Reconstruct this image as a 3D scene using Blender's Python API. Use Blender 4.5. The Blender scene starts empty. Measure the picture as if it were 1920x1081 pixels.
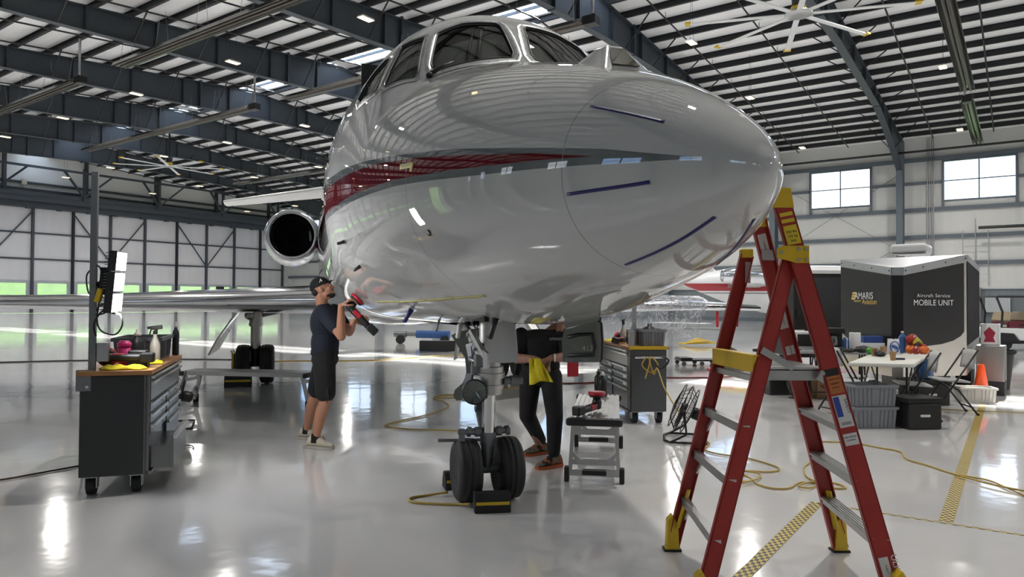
import bpy, math, random
import numpy as np
from mathutils import Vector, Matrix, Euler
random.seed(7)
PI = math.pi
SC = bpy.context.scene
COL = SC.collection
V = Vector

# ---------------------------------------------------------------- materials
def mat(name, col, rough=.5, metal=0., coat=0., var=.06, scale=6., bump=0., bscale=40., emit=None, estr=0., spec=.5, rvar=.08):
    m = bpy.data.materials.new(name); m.use_nodes = True
    nt = m.node_tree; N = nt.nodes; L = nt.links
    b = N['Principled BSDF']
    b.inputs['Roughness'].default_value = rough
    b.inputs['Metallic'].default_value = metal
    b.inputs['Coat Weight'].default_value = coat
    b.inputs['Coat Roughness'].default_value = .03
    b.inputs['Specular IOR Level'].default_value = spec
    tc = N.new('ShaderNodeTexCoord')
    nz = N.new('ShaderNodeTexNoise'); nz.inputs['Scale'].default_value = scale; nz.inputs['Detail'].default_value = 3
    L.new(tc.outputs['Object'], nz.inputs['Vector'])
    cr = N.new('ShaderNodeMix'); cr.data_type = 'RGBA'
    c = tuple(col)
    cr.inputs[6].default_value = tuple(max(0, x*(1-var)) for x in c) + (1,)
    cr.inputs[7].default_value = tuple(min(1, x*(1+var)) for x in c) + (1,)
    L.new(nz.outputs['Fac'], cr.inputs[0]); L.new(cr.outputs[2], b.inputs['Base Color'])
    if rvar:
        mr = N.new('ShaderNodeMapRange'); mr.inputs[3].default_value = max(.0, rough-rvar*rough*2); mr.inputs[4].default_value = min(1, rough+rvar*rough*2)
        L.new(nz.outputs['Fac'], mr.inputs[0]); L.new(mr.outputs[0], b.inputs['Roughness'])
    if bump:
        n2 = N.new('ShaderNodeTexNoise'); n2.inputs['Scale'].default_value = bscale; n2.inputs['Detail'].default_value = 4
        L.new(tc.outputs['Object'], n2.inputs['Vector'])
        bp = N.new('ShaderNodeBump'); bp.inputs['Strength'].default_value = bump; bp.inputs['Distance'].default_value = .02
        L.new(n2.outputs['Fac'], bp.inputs['Height']); L.new(bp.outputs[0], b.inputs['Normal'])
    if emit:
        b.inputs['Emission Color'].default_value = tuple(emit) + (1,); b.inputs['Emission Strength'].default_value = estr
    return m

def glassy(name, tint, clear, rough=.02, refl=(.9, .9, .9)):
    """thin pane: see-through plus a Fresnel reflection"""
    m = bpy.data.materials.new(name); m.use_nodes = True
    nt = m.node_tree; N = nt.nodes; L = nt.links; N.clear()
    o = N.new('ShaderNodeOutputMaterial'); t = N.new('ShaderNodeBsdfTransparent'); t.inputs[0].default_value = tuple(x*clear for x in tint) + (1,)
    g = N.new('ShaderNodeBsdfGlossy'); g.inputs['Roughness'].default_value = rough; g.inputs[0].default_value = refl + (1,)
    fr = N.new('ShaderNodeFresnel'); ge = N.new('ShaderNodeNewGeometry'); io = N.new('ShaderNodeMapRange'); io.inputs[3].default_value = 1.5; io.inputs[4].default_value = 1/1.5
    L.new(ge.outputs['Backfacing'], io.inputs[0]); L.new(io.outputs[0], fr.inputs[0])
    mx = N.new('ShaderNodeMixShader'); L.new(fr.outputs[0], mx.inputs[0]); L.new(t.outputs[0], mx.inputs[1]); L.new(g.outputs[0], mx.inputs[2]); L.new(mx.outputs[0], o.inputs[0])
    return m

# ---------------------------------------------------------------- mesh builder
def rotm(rx=0, ry=0, rz=0): return Euler((rx, ry, rz)).to_matrix()
def frame(z, up=(0, 0, 1)):
    z = V(z).normalized(); u = V(up)
    if abs(z.dot(u)) > .98: u = V((1, 0, 0))
    x = u.cross(z).normalized(); y = z.cross(x)
    return Matrix((x, y, z)).transposed()
class MB:
    def __init__(s): s.v = []; s.f = []; s.m = []; s.s = []
    def add(s, vs, fs, mi=0, sm=False):
        o = len(s.v); s.v += [tuple(p) for p in vs]
        for f in fs: s.f.append(tuple(i+o for i in f)); s.m.append(mi); s.s.append(sm)
        return s
    def box(s, c, d, R=None, mi=0, top=1.):
        h = V(d)/2; P = []
        for z in (-1, 1):
            k = top if z > 0 else 1.
            for x, y in ((-1, -1), (1, -1), (1, 1), (-1, 1)): P.append(V((x*h.x*k, y*h.y*k, z*h.z)))
        if R is not None: P = [R @ p for p in P]
        P = [p+V(c) for p in P]
        return s.add(P, [(3, 2, 1, 0), (4, 5, 6, 7), (0, 1, 5, 4), (1, 2, 6, 5), (2, 3, 7, 6), (3, 0, 4, 7)], mi)
    def bb(s, x0, x1, y0, y1, z0, z1, mi=0): return s.box(((x0+x1)/2, (y0+y1)/2, (z0+z1)/2), (x1-x0, y1-y0, z1-z0), None, mi)
    def bar(s, p0, p1, w, h, up=(0, 0, 1), mi=0):
        p0, p1 = V(p0), V(p1); R = frame(p1-p0, up)
        return s.box((p0+p1)/2, (w, h, (p1-p0).length), R, mi)
    def cyl(s, p0, p1, r0, r1=None, n=16, mi=0, cap=True, sm=True):
        p0, p1 = V(p0), V(p1); r1 = r0 if r1 is None else r1; R = frame(p1-p0)
        a = [p0 + R @ V((math.cos(2*PI*k/n)*r0, math.sin(2*PI*k/n)*r0, 0)) for k in range(n)]
        b = [p1 + R @ V((math.cos(2*PI*k/n)*r1, math.sin(2*PI*k/n)*r1, 0)) for k in range(n)]
        s.add(a+b, [(k, (k+1) % n, n+(k+1) % n, n+k) for k in range(n)], mi, sm)
        if cap: s.add(a, [tuple(range(n-1, -1, -1))], mi); s.add(b, [tuple(range(n))], mi)
        return s
    def tube(s, pts, r, n=8, mi=0, closed=False):
        P = [V(p) for p in pts]; rings = []; up = None; k = len(P)
        for i in range(k):
            a = P[(i-1) % k] if closed or i else P[0]; b = P[(i+1) % k] if closed or i < k-1 else P[-1]
            t = (b-a); t = t.normalized() if t.length > 1e-9 else V((0, 0, 1))
            if up is None: up = V((0, 0, 1)) if abs(t.z) < .9 else V((1, 0, 0))
            x = up - t*up.dot(t); x = x.normalized() if x.length > 1e-6 else t.orthogonal().normalized(); up = x
            y = t.cross(x); rr = r[i] if isinstance(r, (list, tuple)) else r
            rings += [P[i]+(x*math.cos(2*PI*j/n)+y*math.sin(2*PI*j/n))*rr for j in range(n)]
        F = []
        for i in range(k if closed else k-1):
            for j in range(n): F.append((i*n+j, i*n+(j+1) % n, ((i+1) % k)*n+(j+1) % n, ((i+1) % k)*n+j))
        if not closed: F += [tuple(range(n-1, -1, -1)), tuple(range((k-1)*n, k*n))]
        return s.add(rings, F, mi, True)
    def lathe(s, prof, n=24, o=(0, 0, 0), ax=(0, 0, 1), mi=0, sm=True, cap=True):
        R = frame(ax); o = V(o); vs = []
        for r, z in prof: vs += [o + R @ V((r*math.cos(2*PI*k/n), r*math.sin(2*PI*k/n), z)) for k in range(n)]
        F = [(i*n+k, i*n+(k+1) % n, (i+1)*n+(k+1) % n, (i+1)*n+k) for i in range(len(prof)-1) for k in range(n)]
        if cap: F += [tuple(range(n-1, -1, -1)), tuple(range((len(prof)-1)*n, len(prof)*n))]
        return s.add(vs, F, mi, sm)
    def ell(s, c, r, R=None, n=16, m=10, mi=0):
        c = V(c); r = (r, r, r) if not isinstance(r, (tuple, list)) else r; vs = []
        for i in range(m+1):
            a = -PI/2+PI*i/m
            for k in range(n):
                p = V((r[0]*math.cos(a)*math.cos(2*PI*k/n), r[1]*math.cos(a)*math.sin(2*PI*k/n), r[2]*math.sin(a)))
                if R is not None: p = R @ p
                vs.append(c+p)
        return s.add(vs, [(i*n+k, i*n+(k+1) % n, (i+1)*n+(k+1) % n, (i+1)*n+k) for i in range(m) for k in range(n)], mi, True)
    def cap(s, p0, p1, r0, r1, n=12, mi=0):
        """round-ended tapered limb"""
        p0, p1 = V(p0), V(p1); L = (p1-p0).length; pr = []
        for i in range(6): a = -PI/2+PI/2*i/5; pr.append((max(1e-4, r0*math.cos(a)), r0*math.sin(a)))
        for i in range(6): a = PI/2*i/5; pr.append((max(1e-4, r1*math.cos(a)), L+r1*math.sin(a)))
        return s.lathe(pr, n, p0, p1-p0, mi)
    def prism(s, poly, o, ex, ey, depth, mi=0):
        """polygon in the plane (ex, ey) at o, pushed along ex x ey by depth (centred)"""
        o, ex, ey = V(o), V(ex), V(ey); nz = ex.cross(ey).normalized()*depth/2; k = len(poly)
        a = [o+ex*x+ey*y-nz for x, y in poly]; b = [p+nz*2 for p in a]
        return s.add(a+b, [tuple(range(k-1, -1, -1)), tuple(range(k, 2*k))]+[(i, (i+1) % k, k+(i+1) % k, k+i) for i in range(k)], mi)
    def grid(s, rows, mi=0, closed=False, sm=True, flip=False):
        n = len(rows[0]); vs = [p for r in rows for p in r]; F = []
        for i in range(len(rows)-1):
            for j in range(n if closed else n-1):
                q = (i*n+j, i*n+(j+1) % n, (i+1)*n+(j+1) % n, (i+1)*n+j); F.append(q[::-1] if flip else q)
        return s.add(vs, F, mi, sm)
    def loft(s, rows, mi=0, sm=True):
        s.grid(rows, mi, True, sm); s.add(rows[0], [tuple(range(len(rows[0])-1, -1, -1))], mi); s.add(rows[-1], [tuple(range(len(rows[-1])))], mi); return s
    def build(s, name, ms, parent=None, bevel=0, seg=2, solid=0, sub=0, fix=False, remesh=0, smooth=0):
        me = bpy.data.meshes.new(name); me.from_pydata(s.v, [], s.f)
        ms = ms if isinstance(ms, (list, tuple)) else [ms]
        for m in ms: me.materials.append(m)
        me.polygons.foreach_set('material_index', s.m); me.polygons.foreach_set('use_smooth', s.s)
        me.update(); me.validate()
        o = bpy.data.objects.new(name, me); COL.objects.link(o)
        if parent is not None: o.parent = parent
        if bevel:
            b = o.modifiers.new('b', 'BEVEL'); b.width = bevel; b.segments = seg; b.limit_method = 'ANGLE'; b.angle_limit = .7; b.harden_normals = False
        if solid:
            q = o.modifiers.new('s', 'SOLIDIFY'); q.thickness = solid; q.offset = 0
        if remesh:
            q = o.modifiers.new('r', 'REMESH'); q.mode = 'VOXEL'; q.voxel_size = remesh; q.use_smooth_shade = True
            if smooth: q = o.modifiers.new('sm', 'SMOOTH'); q.factor = .5; q.iterations = smooth
        if sub:
            q = o.modifiers.new('u', 'SUBSURF'); q.levels = sub; q.render_levels = sub
        return o

def thing(name, label, cat, loc=(0, 0, 0), rz=0, group=None):
    o = bpy.data.objects.new(name, None); COL.objects.link(o); o.empty_display_size = .1
    o.location = loc; o.rotation_euler = (0, 0, rz); o['label'] = label; o['category'] = cat
    if group: o['group'] = group
    return o
def tag(o, label, cat, group=None, kind=None):
    o['label'] = label; o['category'] = cat
    if group: o['group'] = group
    if kind: o['kind'] = kind
    return o
def structure(o, label=None, cat=None):
    o['kind'] = 'structure'
    if label: o['label'] = label
    if cat: o['category'] = cat
    return o
def dup(root, loc=None, rz=None, label=None):
    kids = {}
    for o in bpy.data.objects:
        if o.parent is not None: kids.setdefault(o.parent.name, []).append(o)
    def rec(o, par):
        c = o.copy(); COL.objects.link(c)
        if par is not None: c.parent = par
        for k in kids.get(o.name, []): rec(k, c)
        return c
    r = rec(root, None)
    if loc is not None: r.location = loc
    if rz is not None: r.rotation_euler = (0, 0, rz)
    if label: r['label'] = label
    return r
def text(body, size, m, parent, o, ex, ey, name='lettering', align='LEFT', ext=.0008, spacing=1., shear=0.):
    cu = bpy.data.curves.new(name, 'FONT'); cu.body = body; cu.size = size; cu.extrude = ext; cu.align_x = align; cu.space_character = spacing; cu.shear = shear
    cu.materials.append(m); t = bpy.data.objects.new(name, cu); COL.objects.link(t)
    ex, ey = V(ex).normalized(), V(ey).normalized(); R = Matrix((ex, ey, ex.cross(ey))).transposed().to_4x4(); R.translation = V(o)
    t.matrix_local = R
    if parent is not None: t.parent = parent
    return t
def smooth_path(pts, k=6):
    P = [V(p) for p in pts]; out = []
    for i in range(len(P)-1):
        p0 = P[max(i-1, 0)]; p1 = P[i]; p2 = P[i+1]; p3 = P[min(i+2, len(P)-1)]
        for j in range(k):
            t = j/k
            out.append(.5*((2*p1)+(p2-p0)*t+(2*p0-5*p1+4*p2-p3)*t*t+(3*p1-p0-3*p2+p3)*t**3))
    out.append(P[-1]); return out

# ---------------------------------------------------------------- palette
M = {}
M['steel'] = mat('structural steel grey', (.04, .05, .062), .5, .0)
M['steel_col'] = mat('column paint blue grey', (.1, .125, .15), .5)
M['purlin'] = mat('purlin dark primer', (.022, .024, .029), .6)
M['galv'] = mat('galvanised pipe', (.45, .46, .47), .35, .9)
M['blackpipe'] = mat('black iron pipe', (.012, .012, .014), .5)
M['chrome'] = mat('polished metal', (.75, .76, .78), .12, 1.)
M['alu'] = mat('worn aluminium', (.48, .48, .47), .38, .9, var=.12, scale=14, bump=.05)
M['alu_dark'] = mat('grey cast metal', (.2, .21, .22), .42, .7, var=.15, scale=20)
M['black'] = mat('black plastic', (.012, .012, .013), .45)
M['blackm'] = mat('matt black rubber', (.014, .014, .015), .75, bump=.05)
M['tyre'] = mat('tyre rubber', (.016, .016, .017), .7, var=.2, bump=.05)
M['white'] = mat('white paint', (.72, .73, .72), .35)
M['cart'] = mat('charcoal powder coat', (.035, .037, .039), .35, .3)
M['cart2'] = mat('grey powder coat', (.09, .095, .1), .35, .3)
M['drawer'] = mat('dark stainless drawer', (.2, .205, .21), .2, .85)
M['wood'] = mat('butcher block wood', (.36, .17, .06), .45, var=.3, scale=9)
M['yellow'] = mat('yellow microfibre', (.75, .62, .02), .9, bump=.3, bscale=120)
M['yelplastic'] = mat('yellow plastic', (.6, .4, .01), .4)
M['cord'] = mat('yellow cord', (.42, .29, .05), .5, var=.2, scale=30)
M['redfg'] = mat('red fibreglass', (.33, .025, .018), .38, var=.1, scale=12)
M['red'] = mat('red plastic', (.42, .01, .025), .4)
M['pink'] = mat('pink plastic', (.7, .03, .2), .35)
M['tote'] = mat('grey plastic tote', (.1, .105, .12), .5)
M['totel'] = mat('light grey plastic tote', (.2, .21, .235), .5)
M['clearb'] = mat('milky bottle plastic', (.5, .47, .4), .35)
M['bluetape'] = mat('blue masking tape', (.01, .01, .11), .5)
M['yeltape'] = mat('yellow masking tape', (.5, .46, .18), .6)
M['skin'] = mat('skin', (.42, .2, .12), .5, var=.1, scale=20)
M['skin2'] = mat('tattooed skin', (.3, .15, .1), .5, var=.45, scale=26)
M['navy'] = mat('navy cotton', (.008, .012, .024), .9, bump=.2, bscale=60)
M['blackcloth'] = mat('black cloth', (.008, .008, .009), .9, bump=.2, bscale=60)
M['hair'] = mat('dark brown hair', (.012, .008, .006), .7)
M['canvas'] = mat('off white canvas', (.55, .5, .4), .8)
M['cardboard'] = mat('cardboard', (.3, .18, .09), .8)
M['paper'] = mat('white paper', (.75, .75, .75), .7)
M['print'] = mat('black print', (.01, .01, .01), .6)

LAMP_W = 190
# ================================================================ the hangar: local x = across (to the window wall), y = along
AZ = .623; HR = PI/2-AZ
def HP(a, b, z=0): return V((a*math.sin(AZ)-b*math.cos(AZ), a*math.cos(AZ)+b*math.sin(AZ), z))
def hb(name, mb, ms, **k):
    o = mb.build(name, ms, **k); o.rotation_euler = (0, 0, HR); return o
A0, A1, B0, B1 = -14., 55.5, -26., 74.
RIDGE, ZR, SL = 27.2, 15.15, 1/12.
FRB = [15.09+8.415*k for k in range(-4, 7)]
def roofz(a): return ZR-abs(a-RIDGE)*SL

def floor_mat():
    m = bpy.data.materials.new('glossy epoxy floor'); m.use_nodes = True; nt = m.node_tree; N = nt.nodes; L = nt.links; b = N['Principled BSDF']
    tc = N.new('ShaderNodeTexCoord')
    n1 = N.new('ShaderNodeTexNoise'); n1.inputs['Scale'].default_value = .5; n1.inputs['Detail'].default_value = 5; L.new(tc.outputs['Object'], n1.inputs['Vector'])
    mx = N.new('ShaderNodeMix'); mx.data_type = 'RGBA'; mx.inputs[6].default_value = (.66, .655, .65, 1); mx.inputs[7].default_value = (.73, .73, .725, 1)
    L.new(n1.outputs['Fac'], mx.inputs[0])
    # small dark scuffs
    n3 = N.new('ShaderNodeTexNoise'); n3.inputs['Scale'].default_value = 7; n3.inputs['Detail'].default_value = 6; n3.inputs['Distortion'].default_value = 2.5; L.new(tc.outputs['Object'], n3.inputs['Vector'])
    rp = N.new('ShaderNodeMapRange'); rp.inputs[1].default_value = .72; rp.inputs[2].default_value = .8; L.new(n3.outputs['Fac'], rp.inputs[0])
    m2 = N.new('ShaderNodeMix'); m2.data_type = 'RGBA'; m2.inputs[7].default_value = (.12, .11, .1, 1); L.new(rp.outputs[0], m2.inputs[0]); L.new(mx.outputs[2], m2.inputs[6])
    L.new(m2.outputs[2], b.inputs['Base Color'])
    b.inputs['Roughness'].default_value = .1; b.inputs['Coat Weight'].default_value = .6; b.inputs['Coat Roughness'].default_value = .05
    r2 = N.new('ShaderNodeMapRange'); r2.inputs[3].default_value = .05; r2.inputs[4].default_value = .17; L.new(n1.outputs['Fac'], r2.inputs[0]); L.new(r2.outputs[0], b.inputs['Roughness'])
    n2 = N.new('ShaderNodeTexNoise'); n2.inputs['Scale'].default_value = 2.2; n2.inputs['Detail'].default_value = 3; L.new(tc.outputs['Object'], n2.inputs['Vector'])
    bp = N.new('ShaderNodeBump'); bp.inputs['Strength'].default_value = .12; bp.inputs['Distance'].default_value = .02; L.new(n2.outputs['Fac'], bp.inputs['Height'])
    L.new(bp.outputs[0], b.inputs['Normal']); L.new(bp.outputs[0], b.inputs['Coat Normal'])
    return m
def sheet_mat(name, col, rough, axis, scale, strength, dist=.02):
    """white insulation or ribbed metal: waves along one axis"""
    m = mat(name, col, rough, var=.05, scale=.4); nt = m.node_tree; N = nt.nodes; L = nt.links; b = N['Principled BSDF']
    tc = N.new('ShaderNodeTexCoord'); w = N.new('ShaderNodeTexWave'); w.bands_direction = axis; w.inputs['Scale'].default_value = scale; w.inputs['Distortion'].default_value = 2.; w.inputs['Detail'].default_value = 3
    L.new(tc.outputs['Object'], w.inputs['Vector'])
    bp = N.new('ShaderNodeBump'); bp.inputs['Strength'].default_value = strength; bp.inputs['Distance'].default_value = dist; L.new(w.outputs['Fac'], bp.inputs['Height']); L.new(bp.outputs[0], b.inputs['Normal'])
    return m
M['floor'] = floor_mat()
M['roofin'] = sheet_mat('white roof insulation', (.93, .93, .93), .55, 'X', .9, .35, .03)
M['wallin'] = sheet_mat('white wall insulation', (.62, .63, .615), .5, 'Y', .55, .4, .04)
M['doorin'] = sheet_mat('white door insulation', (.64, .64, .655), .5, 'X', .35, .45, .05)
M['rib'] = sheet_mat('grey ribbed wainscot', (.16, .185, .2), .45, 'Y', 1.6, .5, .02)
M['sash'] = mat('light grey window surround', (.4, .43, .45), .4)
M['pane'] = glassy('window glass', (.95, .98, 1.), .96, .01)
def skylight_mat():
    m = bpy.data.materials.new('translucent skylight panel'); m.use_nodes = True; nt = m.node_tree; N = nt.nodes; L = nt.links; N.clear()
    o = N.new('ShaderNodeOutputMaterial'); t = N.new('ShaderNodeBsdfTransparent'); t.inputs[0].default_value = (.9, .95, 1, 1); d = N.new('ShaderNodeBsdfTranslucent'); d.inputs[0].default_value = (.72, .84, 1, 1)
    tc = N.new('ShaderNodeTexCoord'); w = N.new('ShaderNodeTexWave'); w.bands_direction = 'Y'; w.inputs['Scale'].default_value = 1.2; L.new(tc.outputs['Object'], w.inputs[0]); r = N.new('ShaderNodeMapRange'); r.inputs[3].default_value = .12; r.inputs[4].default_value = .34; L.new(w.outputs['Fac'], r.inputs[0])
    x = N.new('ShaderNodeMixShader'); L.new(r.outputs[0], x.inputs[0]); L.new(t.outputs[0], x.inputs[1]); L.new(d.outputs[0], x.inputs[2]); L.new(x.outputs[0], o.inputs[0]); return m
M['sky_pane'] = skylight_mat()
M['grass'] = mat('lawn', (.034, .078, .006), .95, var=.45, scale=.35, bump=.3, bscale=2)
M['seam'] = mat('seam dark', (.1, .1, .1), .6)

structure(hb('floor', MB().bb(A0, A1, B0, B1, -.2, 0), M['floor']), 'glossy light grey epoxy floor of the hangar', 'floor')
# roof deck: two slopes with a skylight strip along the ridge (one panel per bay)
SA0, SA1 = 26.2, 28.0
bays = []
edges = [B0]+[b for b in FRB if B0 < b < B1]+[B1]
for i in range(len(edges)-1): bays.append((edges[i], edges[i+1]))
r = MB()
def slab(mb, a0, a1, b0, b1, t=.12, mi=0):
    P = [(a0, b0, roofz(a0)), (a1, b0, roofz(a1)), (a1, b1, roofz(a1)), (a0, b1, roofz(a0))]
    mb.add(P+[(x, y, z+t) for x, y, z in P], [(3, 2, 1, 0), (4, 5, 6, 7), (0, 1, 5, 4), (1, 2, 6, 5), (2, 3, 7, 6), (3, 0, 4, 7)], mi)
slab(r, A0, SA0, B0, B1); slab(r, SA1, A1, B0, B1)
for b0, b1 in bays:
    for q0, q1 in ((SA0, RIDGE), (RIDGE, SA1)):
        slab(r, q0, q1, b0, b0+.5); slab(r, q0, q1, b1-.5, b1)
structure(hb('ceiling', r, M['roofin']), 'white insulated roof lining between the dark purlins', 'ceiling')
for i, (b0, b1) in enumerate(bays):
    s = MB()
    for q0, q1 in ((SA0, RIDGE-.03), (RIDGE+.03, SA1)): s.add([(q0, b0+.5, roofz(q0)+.02), (q1, b0+.5, roofz(q1)+.02), (q1, b1-.5, roofz(q1)+.02), (q0, b1-.5, roofz(q0)+.02)], [(0, 1, 2, 3)])
    s2 = MB().bb(RIDGE-.04, RIDGE+.04, b0+.5, b1-.5, ZR-.1, ZR+.03)
    o = structure(hb('window_%d' % (i+1), s, M['sky_pane'])); f = s2.build('window_frame', M['steel_col'], o)
# purlins
zz = .3
proto = MB(); proto.bb(-.012, .012, B0, B1, -zz, 0); proto.bb(-.12, .012, B0, B1, -zz, -zz+.02); proto.bb(-.09, .09, B0, B1, -.02, -.002); proto.bb(-.12, -.1, B0, B1, -zz, -zz+.05)
p0 = None
pos = [RIDGE-1.1-1.52*k for k in range(27)]+[RIDGE+1.0+1.52*k for k in range(19)]
for a in pos:
    if not A0+.2 < a < A1-.2: continue
    if p0 is None: o = p0 = structure(hb('purlin', proto, M['purlin']))
    else: o = p0.copy(); COL.objects.link(o)
    o.location = HP(a, 0, roofz(a)-.004); o.rotation_euler = (0, 0, HR)
# rafters with columns: one frame, then copies
fr = MB()
def plate(mb, pts, y, t, mi=0): mb.prism([(p[0], p[1]) for p in pts], (0, y, 0), (1, 0, 0), (0, 0, 1), t, mi)
ZT = lambda a: roofz(a)-.31
top = [(A0+.5, ZT(A0)), (RIDGE, ZT(RIDGE)), (A1-.45, ZT(A1))]
low = [(A0+.5, 11.0), (10., 12.55), (18., 12.8), (25.5, 13.1), (28., 13.2), (34.3, 13.2), (44.9, 12.72), (48.4, 12.1), (51.7, 11.2), (54.3, 10.45)]
poly = [low[0]]+low[1:]+[(A1-.45, 10.45)]+top[::-1]
fr.add([(x, 0, z) for x, z in low]+[(x, 0, ZT(x)) for x, z in low], [(i, i+1, len(low)+i+1, len(low)+i) for i in range(len(low)-1)])
def flange(mb, pts, w, t):
    for (x0, z0), (x1, z1) in zip(pts[:-1], pts[1:]):
        mb.bar((x0, 0, z0), (x1, 0, z1), w, t, (0, 0, 1))
flange(fr, low, .36, .035); flange(fr, [(A0+.5, ZT(A0+.5)), (RIDGE, ZT(RIDGE)), (A1-.4, ZT(A1-.4))], .36, .03)
def lowz(a):
    for (x0, z0), (x1, z1) in zip(low[:-1], low[1:]):
        if x0 <= a <= x1: return z0+(z1-z0)*(a-x0)/(x1-x0)
    return 11
for a in (10, 23.6, 30.67, 44.9): fr.bb(a-.05, a+.05, -.19, .19, lowz(a)-.05, ZT(a)+.1)
for a in [1.5+3.0*k for k in range(17)]: fr.bb(a-.01, a+.01, -.17, .17, lowz(a), ZT(a)) if a > A0+1 else None
colm = MB(); colm.bb(A1-1.25, A1-.35, -.012, .012, 0, 10.5); colm.bb(A1-1.28, A1-1.24, -.2, .2, 0, 10.5); colm.bb(A1-.36, A1-.32, -.2, .2, 0, ZT(A1)+.1); colm.bb(A1-1.4, A1-.3, -.25, .25, 0, .03)
colm.bb(A0+.3, A0+.34, -.2, .2, 0, ZT(A0)); colm.bb(A0+.3, A0+1.2, -.012, .012, 0, 11.2); colm.bb(A0+1.18, A0+1.22, -.2, .2, 0, 11.2)
br = MB()
for n, a in enumerate([x for x in pos if 0 < x < 54]):
    if n % 2 == 0: continue
    for sgn in (-1, 1): br.bar((a, sgn*.17, lowz(a)+.05), (a, sgn*1.35, roofz(a)-.3), .05, .05)
f0 = None
for b in FRB:
    if f0 is None:
        f0 = structure(hb('rafter', fr, M['steel'])); c0 = structure(hb('column', colm, M['steel_col'])); b0_ = structure(hb('flange_brace', br, M['blackpipe']))
        trio = (f0, c0, b0_)
    else:
        trio = tuple(x.copy() for x in (f0, c0, b0_)); [COL.objects.link(x) for x in trio]
    for x in trio: x.location = HP(0, b, 0)
# ---- window wall (right) : boxes around the window openings
WZ0, WZ1, WW = 8.35, 11.02, 4.04
wins = [10.62+8.415*k for k in range(-4, 8)]
w = MB(); w.bb(A1, A1+.15, B0, B1, 2.36, WZ0); w.bb(A1, A1+.15, B0, B1, WZ1, roofz(A1)+.1)
prev = B0
for c in wins:
    if c > B1-3: continue
    w.bb(A1, A1+.15, prev, c-WW/2, WZ0, WZ1); prev = c+WW/2
w.bb(A1, A1+.15, prev, B1, WZ0, WZ1)
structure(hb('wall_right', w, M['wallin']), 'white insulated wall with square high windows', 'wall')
structure(hb('baseboard_right', MB().bb(A1-.04, A1+.15, B0, B1, 0, 2.36), M['rib']))
structure(hb('trim_1', MB().bb(A1-.1, A1, B0, B1, 2.34, 2.42).bb(A1-.09, A1-.04, B0, B1, 0, .25), M['steel_col']))
g = MB()
for z in (4.15, 5.95, 7.8, 11.2):
    g.bb(A1-.22, A1-.002, B0, B1, z-.09, z+.09); g.bb(A1-.24, A1-.2, B0, B1, z-.13, z+.13)
prev = B0
for c in [x for x in wins if x < B1-3]+[B1+WW/2]:
    g.bb(A1-.22, A1-.002, prev, c-WW/2-.1, 9.55, 9.72); prev = c+WW/2+.1
structure(hb('girt', g, M['steel_col']))
n = len(bays)+1
def window(i, c, wall):
    sgn = 1 if wall > 20 else -1
    f = MB(); x0, x1 = (wall-.1, wall+.1)
    for y in (c-WW/2, c+WW/2): f.bb(x0-.08, x1, y-.07, y+.07, 7.85 if sgn > 0 else WZ0, WZ1+.15)
    for z in (WZ0, WZ1): f.bb(x0, x1, c-WW/2, c+WW/2, z-.05, z+.05)
    f.bb(wall+.02, wall+.08, c-.04, c+.04, WZ0, WZ1); f.bb(wall+.02, wall+.08, c-WW/2, c+WW/2, (WZ0+WZ1)/2-.035, (WZ0+WZ1)/2+.035)
    o = structure(hb('window_%d' % i, f, M['steel_col'])); MB().bb(wall+.04, wall+.06, c-WW/2, c+WW/2, WZ0, WZ1).build('pane', M['pane'], o)
for c in wins:
    if c > B1-3: continue
    window(n, c, A1); n += 1
# rods bracing the window bay
rd = MB()
for c in (10.9,):
    for p, q in (((c-3.9, 5.2), (c+3.9, 10.2)), ((c+3.9, 5.2), (c-3.9, 10.2)), ((c-3.9, 5.2), (c+3.9, .4)), ((c+3.9, 5.2), (c-3.9, .4))): rd.cyl((A1-.3, p[0], p[1]), (A1-.3, q[0], q[1]), .016, n=6)
structure(hb('brace_rod', rd, M['steel_col']))
# eave pipe and conduits on the window wall
e = MB(); e.cyl((A1-1.6, B0, 11.55), (A1-1.6, B1, 11.55), .075, n=10); tag(hb('pipe', e, M['blackpipe']), 'black pipe running along the eave above the square windows', 'pipe')
e = MB(); e.cyl((A1-1.5, -20, 6.3), (A1-1.5, 2.2, 6.3), .1, n=10); tag(hb('pipe', e, M['blackpipe']), 'black pipe running low along the window wall behind the trailer', 'pipe')
cd = MB()
for y in (4.75, 4.85, 5.0, 5.12): cd.cyl((A1-.3, y, .5), (A1-.3, y, 12.6), .028, n=6)
tag(hb('conduit', cd, M['galv']), 'bundle of thin grey conduits rising beside the right window', 'conduit')
ck = MB()
for y in (1.7, 2.4, 3.1): ck.cyl((A1-.5, y, 2.6), (A1-.5, y, 6.2 if y != 2.4 else 7.), .03, n=6)
for z in (3.4, 5.2): ck.cyl((A1-.5, 1.7, z), (A1-.5, 3.1, z), .03, n=6)
tag(hb('pipe_rack', ck, M['galv']), 'thin grey upright pipes with crossbars on the wall above the cart', 'pipes')
bx = MB(); bx.bb(A1-.45, A1-.05, 2.1, 3.2, .3, 2.5); tag(hb('electrical_cabinet', bx, M['alu_dark'], bevel=.02), 'tall grey electrical cabinet on the wainscot beside the trailer', 'cabinet')
bx = MB(); bx.bb(A1-.35, A1-.05, .55, 1.9, .9, 1.9); o = tag(hb('breaker_box', bx, M['sash'], bevel=.02), 'wide light grey breaker box on the wainscot behind the cart', 'box')
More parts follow.
